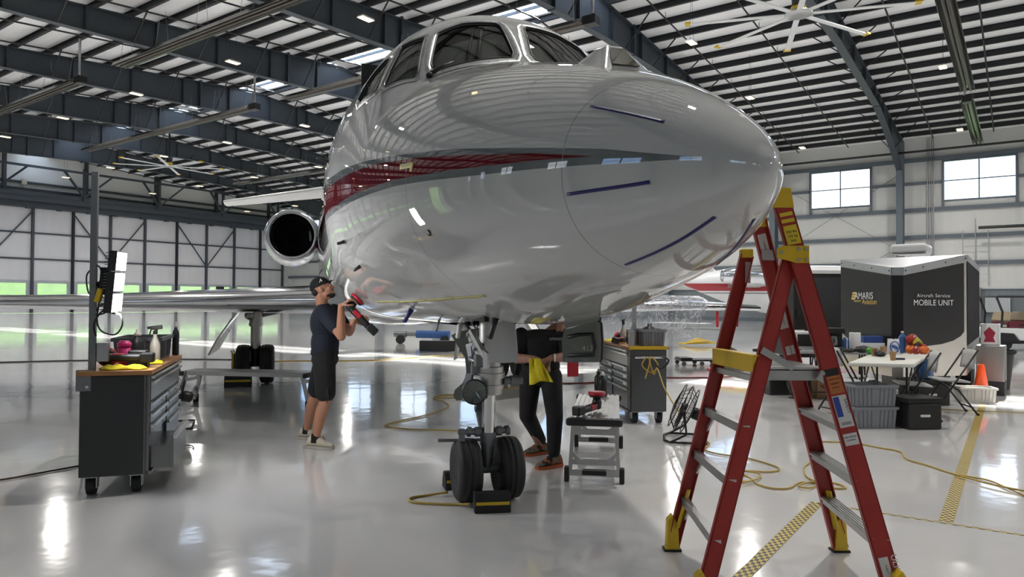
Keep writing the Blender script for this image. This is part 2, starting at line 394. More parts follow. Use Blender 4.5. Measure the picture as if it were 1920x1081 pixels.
# ---- wall behind the photographer with the same windows, end walls
w = MB(); w.bb(A0-.15, A0, B0, B1, 0, WZ0); w.bb(A0-.15, A0, B0, B1, WZ1, roofz(A0)+.1); prev = B0
for c in wins:
    if c > B1-3: continue
    w.bb(A0-.15, A0, prev, c-WW/2, WZ0, WZ1); prev = c+WW/2
w.bb(A0-.15, A0, prev, B1, WZ0, WZ1)
structure(hb('wall_left', w, M['wallin']))
for c in wins:
    if c > B1-3: continue
    window(n, c, A0-.1); n += 1
w = MB(); P = [(A0, 0), (A1, 0), (A1, roofz(A1)), (RIDGE, ZR), (A0, roofz(A0))]
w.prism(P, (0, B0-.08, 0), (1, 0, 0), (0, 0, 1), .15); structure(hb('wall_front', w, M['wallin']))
# ---- door wall (rear left in the photo): leaves with posts, girts, diagonals and a low window in every panel
ZD = 9.66
dcount = 1
for kk in range(-4, 3):
    c = 34.0+10.29*kk; x0 = c-3.43; x1 = min(c+6.86, 54.3); x0 = max(x0, A0+.3)
    if x1-x0 < 1: continue
    pn = MB(); xs = [x for x in (c-3.43, c, c+3.43, c+6.86) if x0-.01 <= x <= x1+.01]
    if x1-xs[-1] > .5: xs.append(x1)
    fr_ = MB(); pw = []
    for xa, xb in zip(xs[:-1], xs[1:]):
        wa, wb = xa+.5, xb-.4
        for (p, q, zl, zh) in ((xa, wa, 1.67, 2.77), (wb, xb, 1.67, 2.77), (xa, xb, .02, 1.67), (xa, xb, 2.77, ZD)): pn.bb(p, q, B1-.02, B1+.08, zl, zh)
        pw.append((wa, wb))
    for x in xs: fr_.bb(x-.1, x+.1, B1-.28, B1-.02, .02, ZD)
    for z in (5.0, 7.39): fr_.bb(xs[0], xs[-1], B1-.18, B1-.02, z-.07, z+.07)
    for (p, q) in ((c-3.43, c), (c+3.43, c)):
        if x0 <= p <= x1 and x0-.01 <= q <= x1+.01: fr_.bar((p, B1-.2, ZD-.2), (q, B1-.2, 5.0), .1, .1)
    d = structure(hb('door_%d' % dcount, pn, M['doorin']), 'tall white sliding hangar door leaf with low windows', 'door'); dcount += 1
    fr_.build('door_frame', M['steel'], d)
    for wa, wb in pw:
        s = MB()
        for p, q, zl, zh in ((wa-.3, wa, 1.5, 3.), (wb, wb+.3, 1.5, 3.), (wa, wb, 2.77, 3.05), (wa, wb, 1.4, 1.67)): s.bb(p, q, B1-.06, B1+.1, zl, zh)
        sp = s.build('door_window', M['sash'], d); MB().bb(wa, wb, B1+.02, B1+.04, 1.67, 2.77).build('pane', M['pane'], sp)
w = MB(); w.prism([(A0, ZD), (A1, ZD), (A1, roofz(A1)), (RIDGE, ZR), (A0, roofz(A0))], (0, B1+.1, 0), (1, 0, 0), (0, 0, 1), .15); w.bb(54.3, A1, B1, B1+.15, 0, ZD); w.bb(A0, A0+.4, B1, B1+.15, 0, ZD)
structure(hb('wall_rear', w, M['wallin']), 'white upper wall above the hangar doors', 'wall')
hd = MB(); hd.bb(A0, A1, B1-.75, B1+.02, ZD, 10.25); hd.bb(A0, A1, B1-1.6, B1-.75, 10.15, 10.75); hd.bb(A0, A1, B1-1.7, B1-1.5, 10.6, 10.95)
for z in (11.35, 11.95): hd.bb(A0, A1, B1-.2, B1, z-.11, z+.11)
for x in [-9.5+3.43*2*k for k in range(10)]: hd.bb(x-.14, x+.14, B1-.3, B1, 10.7, roofz(x))
for x in [-12+2.57*k for k in range(26)]: hd.bb(x-.18, x+.18, B1-.78, B1-.5, ZD-.12, ZD+.2)
structure(hb('beam', hd, M['steel']), 'dark steel door header beam', 'beam')
tr = MB(); tr.bb(A0, A1, 71.2, 71.36, 13.0, 13.2)
for x in [-12.4+7.2*k for k in range(10)]:
    tr.bar((x-2.1, 71.3, 13.05), (x, 72.2, 10.9), .16, .16); tr.bar((x+2.1, 71.3, 13.05), (x, 72.2, 10.9), .16, .16); tr.bb(x-.12, x+.12, 72.1, 72.3, 10.6, 13.6); tr.bar((x, 72.2, 10.85), (x, 73.4, 10.85), .2, .12)
structure(hb('truss', tr, M['steel']))
# lawn bank and sky seen through the panes
gr = MB(); gr.grid([[HP(a, b, z) for a in range(-80, 140, 10)] for b, z in ((75, -.1), (84, .2), (100, 3.5), (140, 13), (200, 30))], flip=True)
o = gr.build('lawn', M['grass']); structure(o, 'sunlit green lawn bank outside the low door windows', 'lawn')
o = structure(hb('terrain', MB().bb(-300, 400, -300, 400, -.6, -.25), M['grass']))
# ---- ceiling fittings ------------------------------------------------------------------
def fit(a, b, z, name, label, cat, group, rz=0): return thing(name, label, cat, HP(a, b, z), HR+rz, group)
hl0 = None
ROWS = [(7.5, 11.4), (17.9, 11.8), (28.3, 12.3), (36.2, 11.85), (46.8, 11.2)]
MIDB = [2.75+8.415*k for k in range(-3, 9)]
M['lampglow'] = mat('lit lamp lens', (1, .95, .85), .5, emit=(1., .72, .34), estr=2.6, rvar=0)
M['lampbody'] = mat('lamp housing', (.5, .5, .5), .4)
lit = []
rowname = {0: 'nearest the photographer', 1: 'left of the ridge', 2: 'just under the ridge skylights', 3: 'right of the ridge', 4: 'near the window wall'}
for ri, (a, z) in enumerate(ROWS):
    for b in MIDB:
        g_ = 'high bay lamps %s' % rowname[ri]
        lb = 'warm lit high bay lamp on thin wires in the row %s' % rowname[ri]
        if hl0 is None:
            hl0 = fit(a, b, z, 'high_bay_lamp', lb, 'lamp', g_)
            MB().box((0, 0, .03), (.62, .34, .07), None, 0, .85).build('lamp_housing', M['lampbody'], hl0, bevel=.01)
            MB().bb(-.28, .28, -.14, .14, -.022, -.008).build('lens', M['lampglow'], hl0)
            wr = MB(); wr.cyl((-.2, 0, .06), (-.05, 0, 2.2), .006, n=5); wr.cyl((.2, 0, .06), (.05, 0, 2.2), .006, n=5); wr.build('hanger_wire', M['blackpipe'], hl0)
            o = hl0
        else:
            o = dup(hl0, HP(a, b, z), HR, lb); o['group'] = g_
        lit.append((o, ri, MIDB.index(b)))
ld = bpy.data.lights.new('lamp_light', 'AREA'); ld.shape = 'RECTANGLE'; ld.size = .56; ld.size_y = .28; ld.energy = LAMP_W*2.1; ld.color = (1., .96, .91)
for o, i, j in lit:
    if (i+j) % 2 == 1 and 0 < j < 11: lo = bpy.data.objects.new('lamp_light', ld); COL.objects.link(lo); lo.parent = o; lo.location = (0, 0, -.03)
M['lampglow'].cycles.emission_sampling = 'NONE'
# radiant tube heaters
M['tube'] = mat('heater tube', (.09, .075, .065), .35, .8, var=.3, scale=3)
M['reflector'] = mat('aluminium reflector', (.3, .29, .275), .25, .95, var=.2, scale=1.5)
def heater(a, b0, b1, z, label, along='b', dropb=None):
    L = b1-b0
    t = thing('tube_heater', label, 'heater', HP(a, b0, z) if along == 'b' else HP(b0, a, z), HR+(PI/2 if along == 'b' else 0), 'radiant tube heaters under the roof')
    rf = MB()   # local x along the tube
    pr = [(-.3, -.02), (-.22, .15), (-.1, .2), (.1, .2), (.22, .15), (.3, -.02)]
    rf.grid([[(x, y, zz_) for y, zz_ in pr] for x in (0, L)], sm=False); rf.build('reflector', M['reflector'], t, solid=.012)
    tb = MB(); tb.cyl((0, -.1, .05), (L, -.1, .05), .06, n=10); tb.cyl((0, .1, .05), (L, .1, .05), .06, n=10); tb.build('heater_tube', M['tube'], t)
    bn = MB(); bn.bb(-.55, 0, -.2, .2, -.12, .22); bn.build('burner_box', M['black'], t, bevel=.02)
    hg = MB()
    for k in range(int(L//3)+1):
        x = min(L-.05, .3+k*3.0); hg.cyl((x, -.28, .1), (x-.2, 0, 1.6), .008, n=5); hg.cyl((x, .28, .1), (x+.2, 0, 1.6), .008, n=5)
    hg.build('hanger_wire', M['galv'], t)
    vp = MB(); vp.tube([(-.4, .1, .2), (-.4, .1, .5), (-.4, .1, 2.0)], .06); vp.build('vent_pipe', M['galv'], t)
    return t
heater(15.4, 19.9, 33.0, 11.85, 'long brown tube heater at top left, pointing toward the cockpit')
o = heater(15.4, 37.0, 48.0, 11.85, 'tube heater cut off by the left edge of the picture')
heater(22.9, 34.0, 53.7, 11.8, 'tube heater sloping across the left roof above the ceiling fan')
heater(22.9, 13.2, 31.0, 11.8, 'tube heater whose two ends show either side of the cockpit')
heater(37.5, 45.0, 58.0, 11.8, 'small distant tube heater above the engine')
heater(2.05, 25.0, 40.9, 11.8, 'dark shiny tube heater at top right coming toward the window wall', 'a')
heater(2.2, 43.0, 55.0, 11.8, 'greenish lit tube heater ending above the right window', 'a')
heater(20.9, 64.6, 70.5, 12.0, 'white lit tube heater in front of the upper door wall')
# sprinkler pipes running across the bays
sp = MB(); sp.cyl((A0+1, 0, roofz(A0+1)-.62), (RIDGE, 0, ZR-.62), .04, n=6); sp.cyl((RIDGE, 0, ZR-.62), (A1-1.7, 0, roofz(A1-1.7)-.62), .04, n=6)
for x in [A0+2+3*k for k in range(22)]: sp.cyl((x, 0, roofz(x)-.62), (x, 0, roofz(x)-.3), .012, n=5)
s0 = None
for b in MIDB:
    for db in (-1.4, 1.9):
        if s0 is None: s0 = o = hb('sprinkler_pipe', sp, M['blackpipe'])
        else: o = s0.copy(); COL.objects.link(o)
        tag(o, 'thin black sprinkler pipe running across the roof under the purlins', 'pipe', 'sprinkler pipes under the roof'); o.location = HP(0, b+db, 0)
# big ceiling fans
def ceiling_fan(a, b, z, label, ph):
    t = fit(a, b, z, 'ceiling_fan', label, 'fan', 'large eight blade ceiling fans', ph)
    MB().cyl((0, 0, .25), (0, 0, roofz(a)-z-.2), .07, n=10).build('downrod', M['blackpipe'], t)
    MB().lathe([(.1, .25), (.2, .3), (.22, .55), (.12, .62)], 16).build('motor', M['black'], t)
    MB().lathe([(.2, .02), (.26, .05), (.24, .22), (.14, .26)], 16).build('gearbox', M['yelplastic'], t)
    MB().lathe([(.1, -.06), (.42, -.06), (.45, -.02), (.42, .02), (.1, .02)], 24).build('hub', M['alu'], t)
    for k in range(8):
        R = rotm(0, 0, k*PI/4); bl = MB(); bl.box((1.92, 0, -.02), (3.1, .19, .035), None); bl.v = [tuple(R @ rotm(.0) @ V(p)) for p in bl.v]
        o = bl.build('blade', M['white'], t, bevel=.01)
        tp = MB(); tp.box((3.55, 0, -.0), (.2, .26, .06)); tp.v = [tuple(R @ V(p)) for p in tp.v]; tp.build('winglet', M['yelplastic'], o)
    return t
ceiling_fan(24.4, 5.94, 11., 'huge white ceiling fan with yellow tips at the top right', .35)
ceiling_fan(27.0, 50.0, 11., 'huge white ceiling fan with yellow tips far off over the left door wall', .1)
ws = MB().box((0, 0, 0), (.42, .2, .5)); o = tag(ws.build('wall_box', M['canvas'], bevel=.02), 'cream box mounted high on the wall above the hangar doors', 'box'); o.location = HP(26.3, B1-.35, 11.95); o.rotation_euler = (0, 0, HR)
es = MB().box((0, 0, 0), (.95, .15, .55)); o = tag(es.build('door_sign', M['print'], bevel=.01), 'small black sign on the hangar door beside a low window', 'sign'); o.location = HP(46.0, B1-.12, 2.55); o.rotation_euler = (0, 0, HR)
# floor marking tape
def tape_mat():
    m = mat('checker floor tape', (.55, .42, .08), .4); nt = m.node_tree; N = nt.nodes; L = nt.links; b = N['Principled BSDF']
    tc = N.new('ShaderNodeTexCoord'); bk = N.new('ShaderNodeTexBrick'); bk.offset = .5
    bk.inputs['Color1'].default_value = (.58, .44, .07, 1); bk.inputs['Color2'].default_value = (.58, .44, .07, 1); bk.inputs['Mortar'].default_value = (.02, .016, .01, 1)
    ch = N.new('ShaderNodeTexChecker'); ch.inputs[1].default_value = (.6, .45, .06, 1); ch.inputs[2].default_value = (.02, .017, .012, 1); ch.inputs['Scale'].default_value = 1.
    mp = N.new('ShaderNodeMapping'); mp.inputs['Scale'].default_value = (1/.036, 1/.02, 1); L.new(tc.outputs['Object'], mp.inputs[0]); L.new(mp.outputs[0], ch.inputs[0]); L.new(ch.outputs[0], b.inputs['Base Color'])
    return m
M['floortape'] = tape_mat()
def tape(p0, p1, w, label):
    p0, p1 = V(p0), V(p1); d = p1-p0; o = MB().bb(0, d.length, -w/2, w/2, .0005, .002).build('floor_tape', M['floortape']); o.location = (p0.x, p0.y, 0); o.rotation_euler = (0, 0, math.atan2(d.y, d.x)); tag(o, label, 'floor tape'); return o
tape((2.223,5.165,0.000), (1.129,3.634,0.000), .085, 'wide yellow and black floor tape running from the ladder toward the camera')
tape((6.864,10.339,0.000), (2.901,4.745,0.000), .085, 'wide yellow and black floor tape running toward the white crate')
tape((2.225,5.152,0.000), (3.376,4.367,0.000), .03, 'thin yellow and black floor tape joining the two wide strips')

# ================================================================ the business jet. s = metres behind the nose tip, y = towards its right wing, z = up
HD = .2818; NX, NY, DD = -.0718, 5.4097, 3.2499
SK = np.array([0, .06, .18, .4, .8, 1.3, 1.9, 2.6, 3.4, 4.4, 6, 12, 14.5, 17, 19.3, 20.3])
WK = np.array([0, .093, .185, .313, .514, .732, .94, 1.096, 1.216, 1.305, 1.299, 1.252, 1.0, .6, .25, .06])
TK = np.array([1.882, 1.979, 2.084, 2.226, 2.433, 2.633, 2.837, 3.05, 3.261, 3.469, 3.653, 3.694, 3.6, 3.4, 3.2, 3.1])
BK = np.array([1.882, 1.812, 1.74, 1.641, 1.533, 1.444, 1.343, 1.273, 1.24, 1.225, 1.205, 1.184, 1.6, 2.2, 2.75, 2.98])
SB, ST, ROOF, EX = 2.6892, 3.4017, 3.6771, 2.1454
def pchip(x, y, q):
    q = np.atleast_1d(np.asarray(q, float)); h = np.diff(x); d = np.diff(y)/h; m = np.zeros_like(y)
    for i in range(1, len(x)-1):
        if d[i-1]*d[i] > 0:
            w1 = 2*h[i]+h[i-1]; w2 = h[i]+2*h[i-1]; m[i] = (w1+w2)/(w1/d[i-1]+w2/d[i])
    m[0] = d[0]; m[-1] = d[-1]
    k = np.clip(np.searchsorted(x, q)-1, 0, len(x)-2); t = (q-x[k])/h[k]
    return y[k]*(2*t**3-3*t**2+1)+m[k]*h[k]*(t**3-2*t**2+t)+y[k+1]*(-2*t**3+3*t**2)+m[k+1]*h[k]*(t**3-t**2)
XK = np.sqrt(SK)
def prof(s):
    s = np.atleast_1d(np.asarray(s, float)); q = np.sqrt(np.maximum(s, 0)); w = pchip(XK, WK, q); T0 = pchip(XK, TK, q); B = pchip(XK, BK, q)
    Tb = pchip(XK, TK, np.sqrt(SB))[0]; t = np.clip((s-SB)/(ST-SB), 0, 1); Tc = Tb+(ROOF-Tb)*(1-(1-t)**1.6)
    T = np.where((s > SB) & (s < 12), np.maximum(T0, Tc), T0)
    return w, T, B, (T0+B)/2
def sect(s, th):
    s, th = np.broadcast_arrays(np.asarray(s, float), np.asarray(th, float)); sh = s.shape
    w, T, B, zc = prof(s.ravel()); th = th.ravel(); ss = s.ravel(); c, sn = np.cos(th), np.sin(th)
    tt = np.clip((ss-3.4)/3.2, 0, 1); k = np.where(ss > 11, np.clip((14-ss)/3, 0, 1), 1); el = 2/(EX+(3.0-EX)*tt*tt*(3-2*tt)*k); e = np.where(sn > 0, 2/EX, el)
    y = w*np.sign(c)*np.abs(c)**e; z = np.where(sn > 0, zc+(T-zc)*np.abs(sn)**e, zc-(zc-B)*np.abs(sn)**e)
    return y.reshape(sh), z.reshape(sh)
def AL(s, y, z): return V((DD-s, -y, z))            # aircraft model -> local coordinates of its Empty
def AP(s, th, off=0.):
    y, z = sect(s, th); p = AL(float(s), float(y), float(z))
    if off:
        y1, z1 = sect(s+.004, th); y2, z2 = sect(s, th+.004); a = AL(s+.004, float(y1), float(z1))-p; b = AL(s, float(y2), float(z2))-p
        n = a.cross(b); n.normalize(); c = AL(s, 0, float(prof(s)[3][0]))
        if n.dot(p-c) < 0: n = -n
        p = p+n*off
    return p
jet = thing('business_jet', 'large white business jet with a red and grey stripe, nose toward the camera', 'aircraft', (NX, NY, 0), HD-PI/2)
JM = Matrix.Translation((NX, NY, 0)) @ Matrix.Rotation(HD-PI/2, 4, 'Z'); JI = JM.inverted()
def W2J(x, y, z): return JI @ V((x, y, z))
# livery curves (height of stripe edges against s)
gtop = [(.133, 1.933), (.223, 1.956), (.357, 1.989), (.511, 2.027), (.684, 2.061), (1.014, 2.119), (1.408, 2.184), (1.656, 2.215), (1.864, 2.241), (2.146, 2.276), (2.561, 2.325), (2.96, 2.362), (3.45, 2.40), (4, 2.425), (6, 2.46), (20, 2.9)]
gbot = [(.133, 1.933), (.353, 1.953), (.573, 1.975), (.842, 1.999), (1.175, 2.022), (1.382, 2.039), (1.625, 2.058), (1.826, 2.072), (2.015, 2.084), (2.387, 2.098), (2.772, 2.109), (3.215, 2.116), (3.7, 2.118), (4.22, 2.113), (6, 2.1), (20, 2.3)]
rtop = [(.545, 2.005), (.733, 2.043), (.88, 2.072), (1.075, 2.101), (1.397, 2.151), (1.645, 2.185), (1.85, 2.209), (2.128, 2.242), (2.421, 2.273), (2.791, 2.30), (3.206, 2.325), (3.67, 2.345), (4.257, 2.36), (6, 2.39), (20, 2.8)]
rbot = [(.545, 2.004), (.73, 2.023), (.968, 2.045), (1.177, 2.061), (1.384, 2.078), (1.626, 2.094), (1.827, 2.107), (2.016, 2.121), (2.233, 2.131), (2.5, 2.14), (2.92, 2.153), (3.308, 2.158), (3.818, 2.156), (4.32, 2.15), (6, 2.14), (20, 2.4)]
def jet_paint():
    m = bpy.data.materials.new('gloss white aircraft paint with stripe'); m.use_nodes = True; nt = m.node_tree; N = nt.nodes; L = nt.links; b = N['Principled BSDF']
    def at(n): a = N.new('ShaderNodeAttribute'); a.attribute_name = n; return a.outputs['Fac']
    def mth(op, a, c=None):
        q = N.new('ShaderNodeMath'); q.operation = op
        for i, x in enumerate((a, c)):
            if x is None: continue
            if isinstance(x, (int, float)): q.inputs[i].default_value = x
            else: L.new(x, q.inputs[i])
        return q.outputs[0]
    grey = mth('MULTIPLY', mth('GREATER_THAN', at('gt'), 0), mth('GREATER_THAN', at('gb'), 0)); red = mth('MULTIPLY', mth('GREATER_THAN', at('rt'), 0), mth('GREATER_THAN', at('rb'), 0))
    def mix(f, a, c):
        q = N.new('ShaderNodeMix'); q.data_type = 'RGBA'; L.new(f, q.inputs[0])
        if isinstance(a, tuple): q.inputs[6].default_value = a
        else: L.new(a, q.inputs[6])
        q.inputs[7].default_value = c; return q.outputs[2]
    tc = N.new('ShaderNodeTexCoord'); nz = N.new('ShaderNodeTexNoise'); nz.inputs['Scale'].default_value = 1.2; L.new(tc.outputs['Object'], nz.inputs['Vector'])
    base = mix(nz.outputs['Fac'], (.455, .46, .448, 1), (.475, .48, .468, 1))
    c = mix(grey, base, (.13, .145, .15, 1)); c = mix(red, c, (.115, .004, .01, 1))
    sl = None
    for s0 in (.691, 1.86, 4.1, 6.3, 9.):
        d = mth('LESS_THAN', mth('ABSOLUTE', mth('SUBTRACT', at('st'), s0)), .0022); sl = d if sl is None else mth('MAXIMUM', sl, d)
    c = mix(sl, c, (.24, .24, .23, 1))
    L.new(c, b.inputs['Base Color']); b.inputs['Specular IOR Level'].default_value = 0.; b.inputs['Roughness'].default_value = .3; b.inputs['Coat Weight'].default_value = 1.; b.inputs['Coat Roughness'].default_value = .012; b.inputs['Coat IOR'].default_value = 1.85
    n2 = N.new('ShaderNodeTexNoise'); n2.inputs['Scale'].default_value = 2.5; n2.inputs['Detail'].default_value = 1; L.new(tc.outputs['Object'], n2.inputs['Vector'])
    bp = N.new('ShaderNodeBump'); bp.inputs['Strength'].default_value = .035; bp.inputs['Distance'].default_value = .01; L.new(n2.outputs['Fac'], bp.inputs['Height']); L.new(bp.outputs[0], b.inputs['Coat Normal'])
    return m
M['jet'] = jet_paint()
M['jetplain'] = mat('gloss white aircraft panel', (.47, .475, .465), .2, 0, 1., var=.03)
M['jetgrey'] = mat('aircraft grey green primer', (.15, .165, .145), .4, 0, .3, var=.1)
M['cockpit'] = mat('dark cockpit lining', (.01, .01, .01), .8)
M['visor'] = mat('grey sun shade', (.17, .18, .165), .8, var=.12, scale=5)
M['canopy'] = glassy('windscreen glass', (.85, .9, .85), .5, .01)
M['frame_grey'] = mat('grey riveted window frame', (.42, .44, .44), .35, .4, .3)
W_F = [(3.065, 1.1086), (3.1, 1.28), (3.07, 1.49), (3.03, 1.51), (2.77, 1.528), (2.73, 1.51), (2.715, 1.25), (2.716, 1.03), (2.757, .99), (2.79, .99)]
W_S = [(3.09, 1.03), (3.15, .94), (3.195, .871), (3.144, .825), (2.945, .626), (2.904, .635), (2.756, .857), (2.774, .894)]
W_R = [(3.167, .775), (3.214, .766), (3.30, .60), (3.322, .463), (3.204, .4435), (2.992, .559), (2.988, .590)]
WINS = []
for nm, p in (('front', W_F), ('side', W_S), ('rear', W_R)):
    WINS.append((nm, p)); WINS.append((nm, [(s, PI-t) for s, t in p]))
def inside(p, x, y):
    c = False; j = len(p)-1
    for i in range(len(p)):
        if (p[i][1] > y) != (p[j][1] > y) and x < (p[j][0]-p[i][0])*(y-p[i][1])/(p[j][1]-p[i][1])+p[i][0]: c = not c
        j = i
    return c
# the nose wheel bay opening under the belly
def in_bay(s, y, z): return z < 1.6 and 2.25 < s < 4.0 and abs(y-.02) < .34
gs = np.concatenate([np.linspace(.0004, .06, 8)**1, np.linspace(.08, .4, 20), np.linspace(.42, 2.5, 66), np.linspace(2.515, 3.6, 90), np.linspace(3.65, 6, 34), np.linspace(6.2, 20.3, 60)])
NT = 300; gt = np.linspace(0, 2*PI, NT, endpoint=False)
GS, GT = np.meshgrid(gs, gt, indexing='ij'); GY, GZ = sect(GS, GT)
vv = np.stack([DD-GS, -GY, GZ], -1).reshape(-1, 3)
faces = []
sm_ = (GS[:-1]+GS[1:])/2
for i in range(len(gs)-1):
    s_m = (gs[i]+gs[i+1])/2; near = 2.65 < s_m < 3.4; bay = 2.2 < s_m < 4.05
    for j in range(NT):
        j2 = (j+1) % NT
        if near:
            tm = gt[j]+PI/NT
            if .3 < tm < PI-.3 and any(inside(p, s_m, tm) for _, p in WINS): continue
        if bay and in_bay(s_m, GY[i, j], GZ[i, j]): continue
        faces.append((i*NT+j, i*NT+j2, (i+1)*NT+j2, (i+1)*NT+j))
faces.append(tuple(range(NT-1, -1, -1)))
me = bpy.data.meshes.new('fuselage'); me.from_pydata(vv.tolist(), [], faces); me.materials.append(M['jet']); me.polygons.foreach_set('use_smooth', [True]*len(me.polygons))
zf = GZ.ravel(); sf = GS.ravel()
def interp(tab): a = np.array(tab); return np.interp(sf, a[:, 0], a[:, 1])
for nme, val in (('gt', interp(gtop)-zf), ('gb', zf-interp(gbot)), ('rt', interp(rtop)-zf), ('rb', zf-interp(rbot)), ('st', sf)):
    if nme in ('gt',): val = np.where(sf < .133, -1, val)
    if nme in ('rt',): val = np.where(sf < .545, -1, val)
    at = me.attributes.new(nme, 'FLOAT', 'POINT'); at.data.foreach_set('value', val.astype(np.float32))
me.update(); fus = bpy.data.objects.new('fuselage', me); COL.objects.link(fus); fus.parent = jet
# windows: frame band, seal, glass, shades
def dense(p, k=8):
    out = []
    for i in range(len(p)):
        a, b = p[i], p[(i+1) % len(p)]
        for j in range(k): out.append((a[0]+(b[0]-a[0])*j/k, a[1]+(b[1]-a[1])*j/k))
    return out
def scaled(p, d):
    cs = sum(q[0] for q in p)/len(p); ct = sum(q[1] for q in p)/len(p); out = []
    for s, t in p:
        v = V(((s-cs)*1.3, (t-ct)*1.1)); l = v.length; out.append((s+(s-cs)*d/l, t+(t-ct)*d/l))
    return out
for nm, p in WINS:
    dp = dense(p); right = nm+'_window'
    out = [AP(s, t, .004) for s, t in scaled(dp, .045)]; inn = [AP(s, t, .004) for s, t in dp]; low_ = [AP(s, t, -.015) for s, t in scaled(dp, -.004)]
    fm = MB(); fm.grid([out, inn, low_], closed=True); fr_ = fm.build('window_frame', M['frame_grey'], jet)
    rv = MB()
    for q in dense(scaled(p, .027), 5): c = AP(q[0], q[1], .005); rv.ell(c, .0032, n=6, m=4)
    rv.build('rivets', M['alu_dark'], fr_)['kind'] = 'stuff'
    sl = MB(); sl.tube([AP(s, t, .002) for s, t in scaled(dp, -.006)], .0065, 6, closed=True); sl.build('window_seal', M['black'], fr_)
    cs = sum(q[0] for q in p)/len(p); ct = sum(q[1] for q in p)/len(p)
    gl = MB(); rows = []
    for f in (1.0, .75, .5, .25, .02): rows.append([AP(cs+(s-cs)*f, ct+(t-ct)*f, -.008) for s, t in dp])
    gl.grid(rows, closed=True); gl.build('windscreen' if nm == 'front' else 'cockpit_window', M['canopy'], jet)
    if nm != 'rear':
        sh = MB(); rows = []
        for f in (.98, .6, .3, .02):
            rows.append([AP(max(2.7, cs+(s-cs)*f*(1. if s < cs else .55)), ct+(t-ct)*f*(1 if nm == 'front' else .6), -.07) for s, t in dp])
        sh.grid(rows, closed=True); sh.build('sun_shade', M['visor'], jet)
for sg in (1, -1):
    ps = MB(); q = lambda t: t if sg > 0 else PI-t
    ps.tube([AP(2.74, q(1.30), -.04), AP(3.07, q(1.40), -.04)], .016); ps.tube([AP(2.74, q(1.22), -.05), AP(3.05, q(1.34), -.05)], .01); ps.build('cockpit_post', M['black'], jet)
# dark inner lining so that the cockpit is a real enclosed space
ln = MB(); rows = []
for s in np.linspace(2.62, 4.3, 18):
    rows.append([AP(float(s), float(t), -.1) for t in np.linspace(.15, PI-.15, 40)])
ln.grid(rows, flip=True); ln.build('cockpit_lining', M['cockpit'], jet)
bkh = MB(); bkh.box(AL(4.3, 0, 2.7), (.03, 2.0, 1.6)); bkh.box(AL(3.5, 0, 2.5), (1.7, 2.0, .04)); bkh.build('bulkhead', M['cockpit'], jet)
wp = MB(); wp.tube([AP(2.70, .95, .02), AP(2.71, 1.06, .03), AP(2.72, 1.14, .03)], [.016, .012, .006]); wp.ell(AP(2.70, .96, .015), (.03, .025, .02)); wp.build('wiper', M['black'], jet)
# sensor fairing ahead of the windscreen
def T0(s, y): return float(prof(s)[1][0])-.42*y*y
ev = MB(); base = [(1.46, -.09), (1.46, .13), (1.02, .15), (1.0, -.13)]; tops = [(1.36, -.03, .07), (1.33, .04, .085), (1.21, .055, .1), (1.21, -.055, .1)]
B_ = [AL(s, y, T0(s, y)-.02) for s, y in base]; U_ = [AL(s, y, T0(s, y)+h) for s, y, h in tops]
ev.add(B_+U_, [(0, 1, 5, 4), (1, 2, 6, 5), (2, 3, 7, 6), (3, 0, 4, 7), (4, 5, 6, 7)]); evo = ev.build('sensor_fairing', M['jetplain'], jet, bevel=.022, seg=4)
def ffc(u, v): a = B_[2]+(B_[3]-B_[2])*u; b = U_[2]+(U_[3]-U_[2])*u; return a+(b-a)*v
fn_ = (B_[3]-B_[2]).cross(U_[2]-B_[2]).normalized(); fn_ = fn_ if fn_.x > 0 else -fn_
eg = MB(); eg.add([ffc(.2, .3)+fn_*.006, ffc(.8, .3)+fn_*.006, ffc(.78, .88)+fn_*.006, ffc(.22, .88)+fn_*.006], [(0, 1, 2, 3)]); eg.build('sensor_window', mat('amber sensor glass', (.1, .095, .06), .08, 0, 1.), evo, solid=.004)
# masking tape strips on the nose
def strip(p, q, w, m, off=.0015, n=14, name='masking_tape'):
    mb = MB(); rows = []
    pts = [(p[0]+(q[0]-p[0])*i/n, p[1]+(q[1]-p[1])*i/n) for i in range(n+1)]
    for i, (s, t) in enumerate(pts):
        a = AP(*pts[max(i-1, 0)]); b = AP(*pts[min(i+1, n)]); c = AP(s, t, off); nr = (c-AP(s, t)).normalized(); sd = (b-a).cross(nr).normalized()*w/2; rows.append([c-sd, c+sd])
    mb.grid(rows); return mb.build(name, m, jet, solid=.0008)
for p, q in (((.663, .690), (.320, .707)), ((.676, -.21), (.318, -.1745)), ((.664, -1.1436), (.194, -1.182)), ((.72, -2.12), (.196, -1.959))): strip(p, q, .0135, M['bluetape'])
yt = [(4.3, -.914), (3.376, -.9195), (2.57, -.908), (2.108, -.933), (1.735, -.984)]
for a, b in zip(yt[:-1], yt[1:]): strip(a, b, .024, M['yeltape'])
strip((1.95, .098), (1.78, .105), .03, M['yeltape']); strip((1.79, .12), (1.80, .06), .03, M['yeltape'])
def probe(s, th, ln_, back, r, m, name='probe'):
    a = AP(s, th); b = AP(s, th, ln_)+V((back, 0, 0)); mb = MB(); mb.tube([a, AP(s, th, ln_*.5)+V((back*.1, 0, 0)), AP(s, th, ln_)+V((back*.35, 0, 0)), b], [r*1.3, r, r, r*.7]); return mb.build(name, m, jet)
probe(4.1, .18, .09, .1, .012, M['black'], 'pitot_probe'); probe(3.56, -.347, .05, .09, .012, M['black'], 'pitot_probe'); probe(3.45, -.551, .05, -.06, .012, M['black'], 'probe_cover')
probe(3.46, -1.0235, .1, -.1, .016, M['bluetape'], 'probe_cover'); probe(3.6, -1.25, .09, .0, .008, M['alu_dark'], 'drain_mast'); probe(3.3, -1.33, .1, -.03, .018, M['white'], 'antenna')
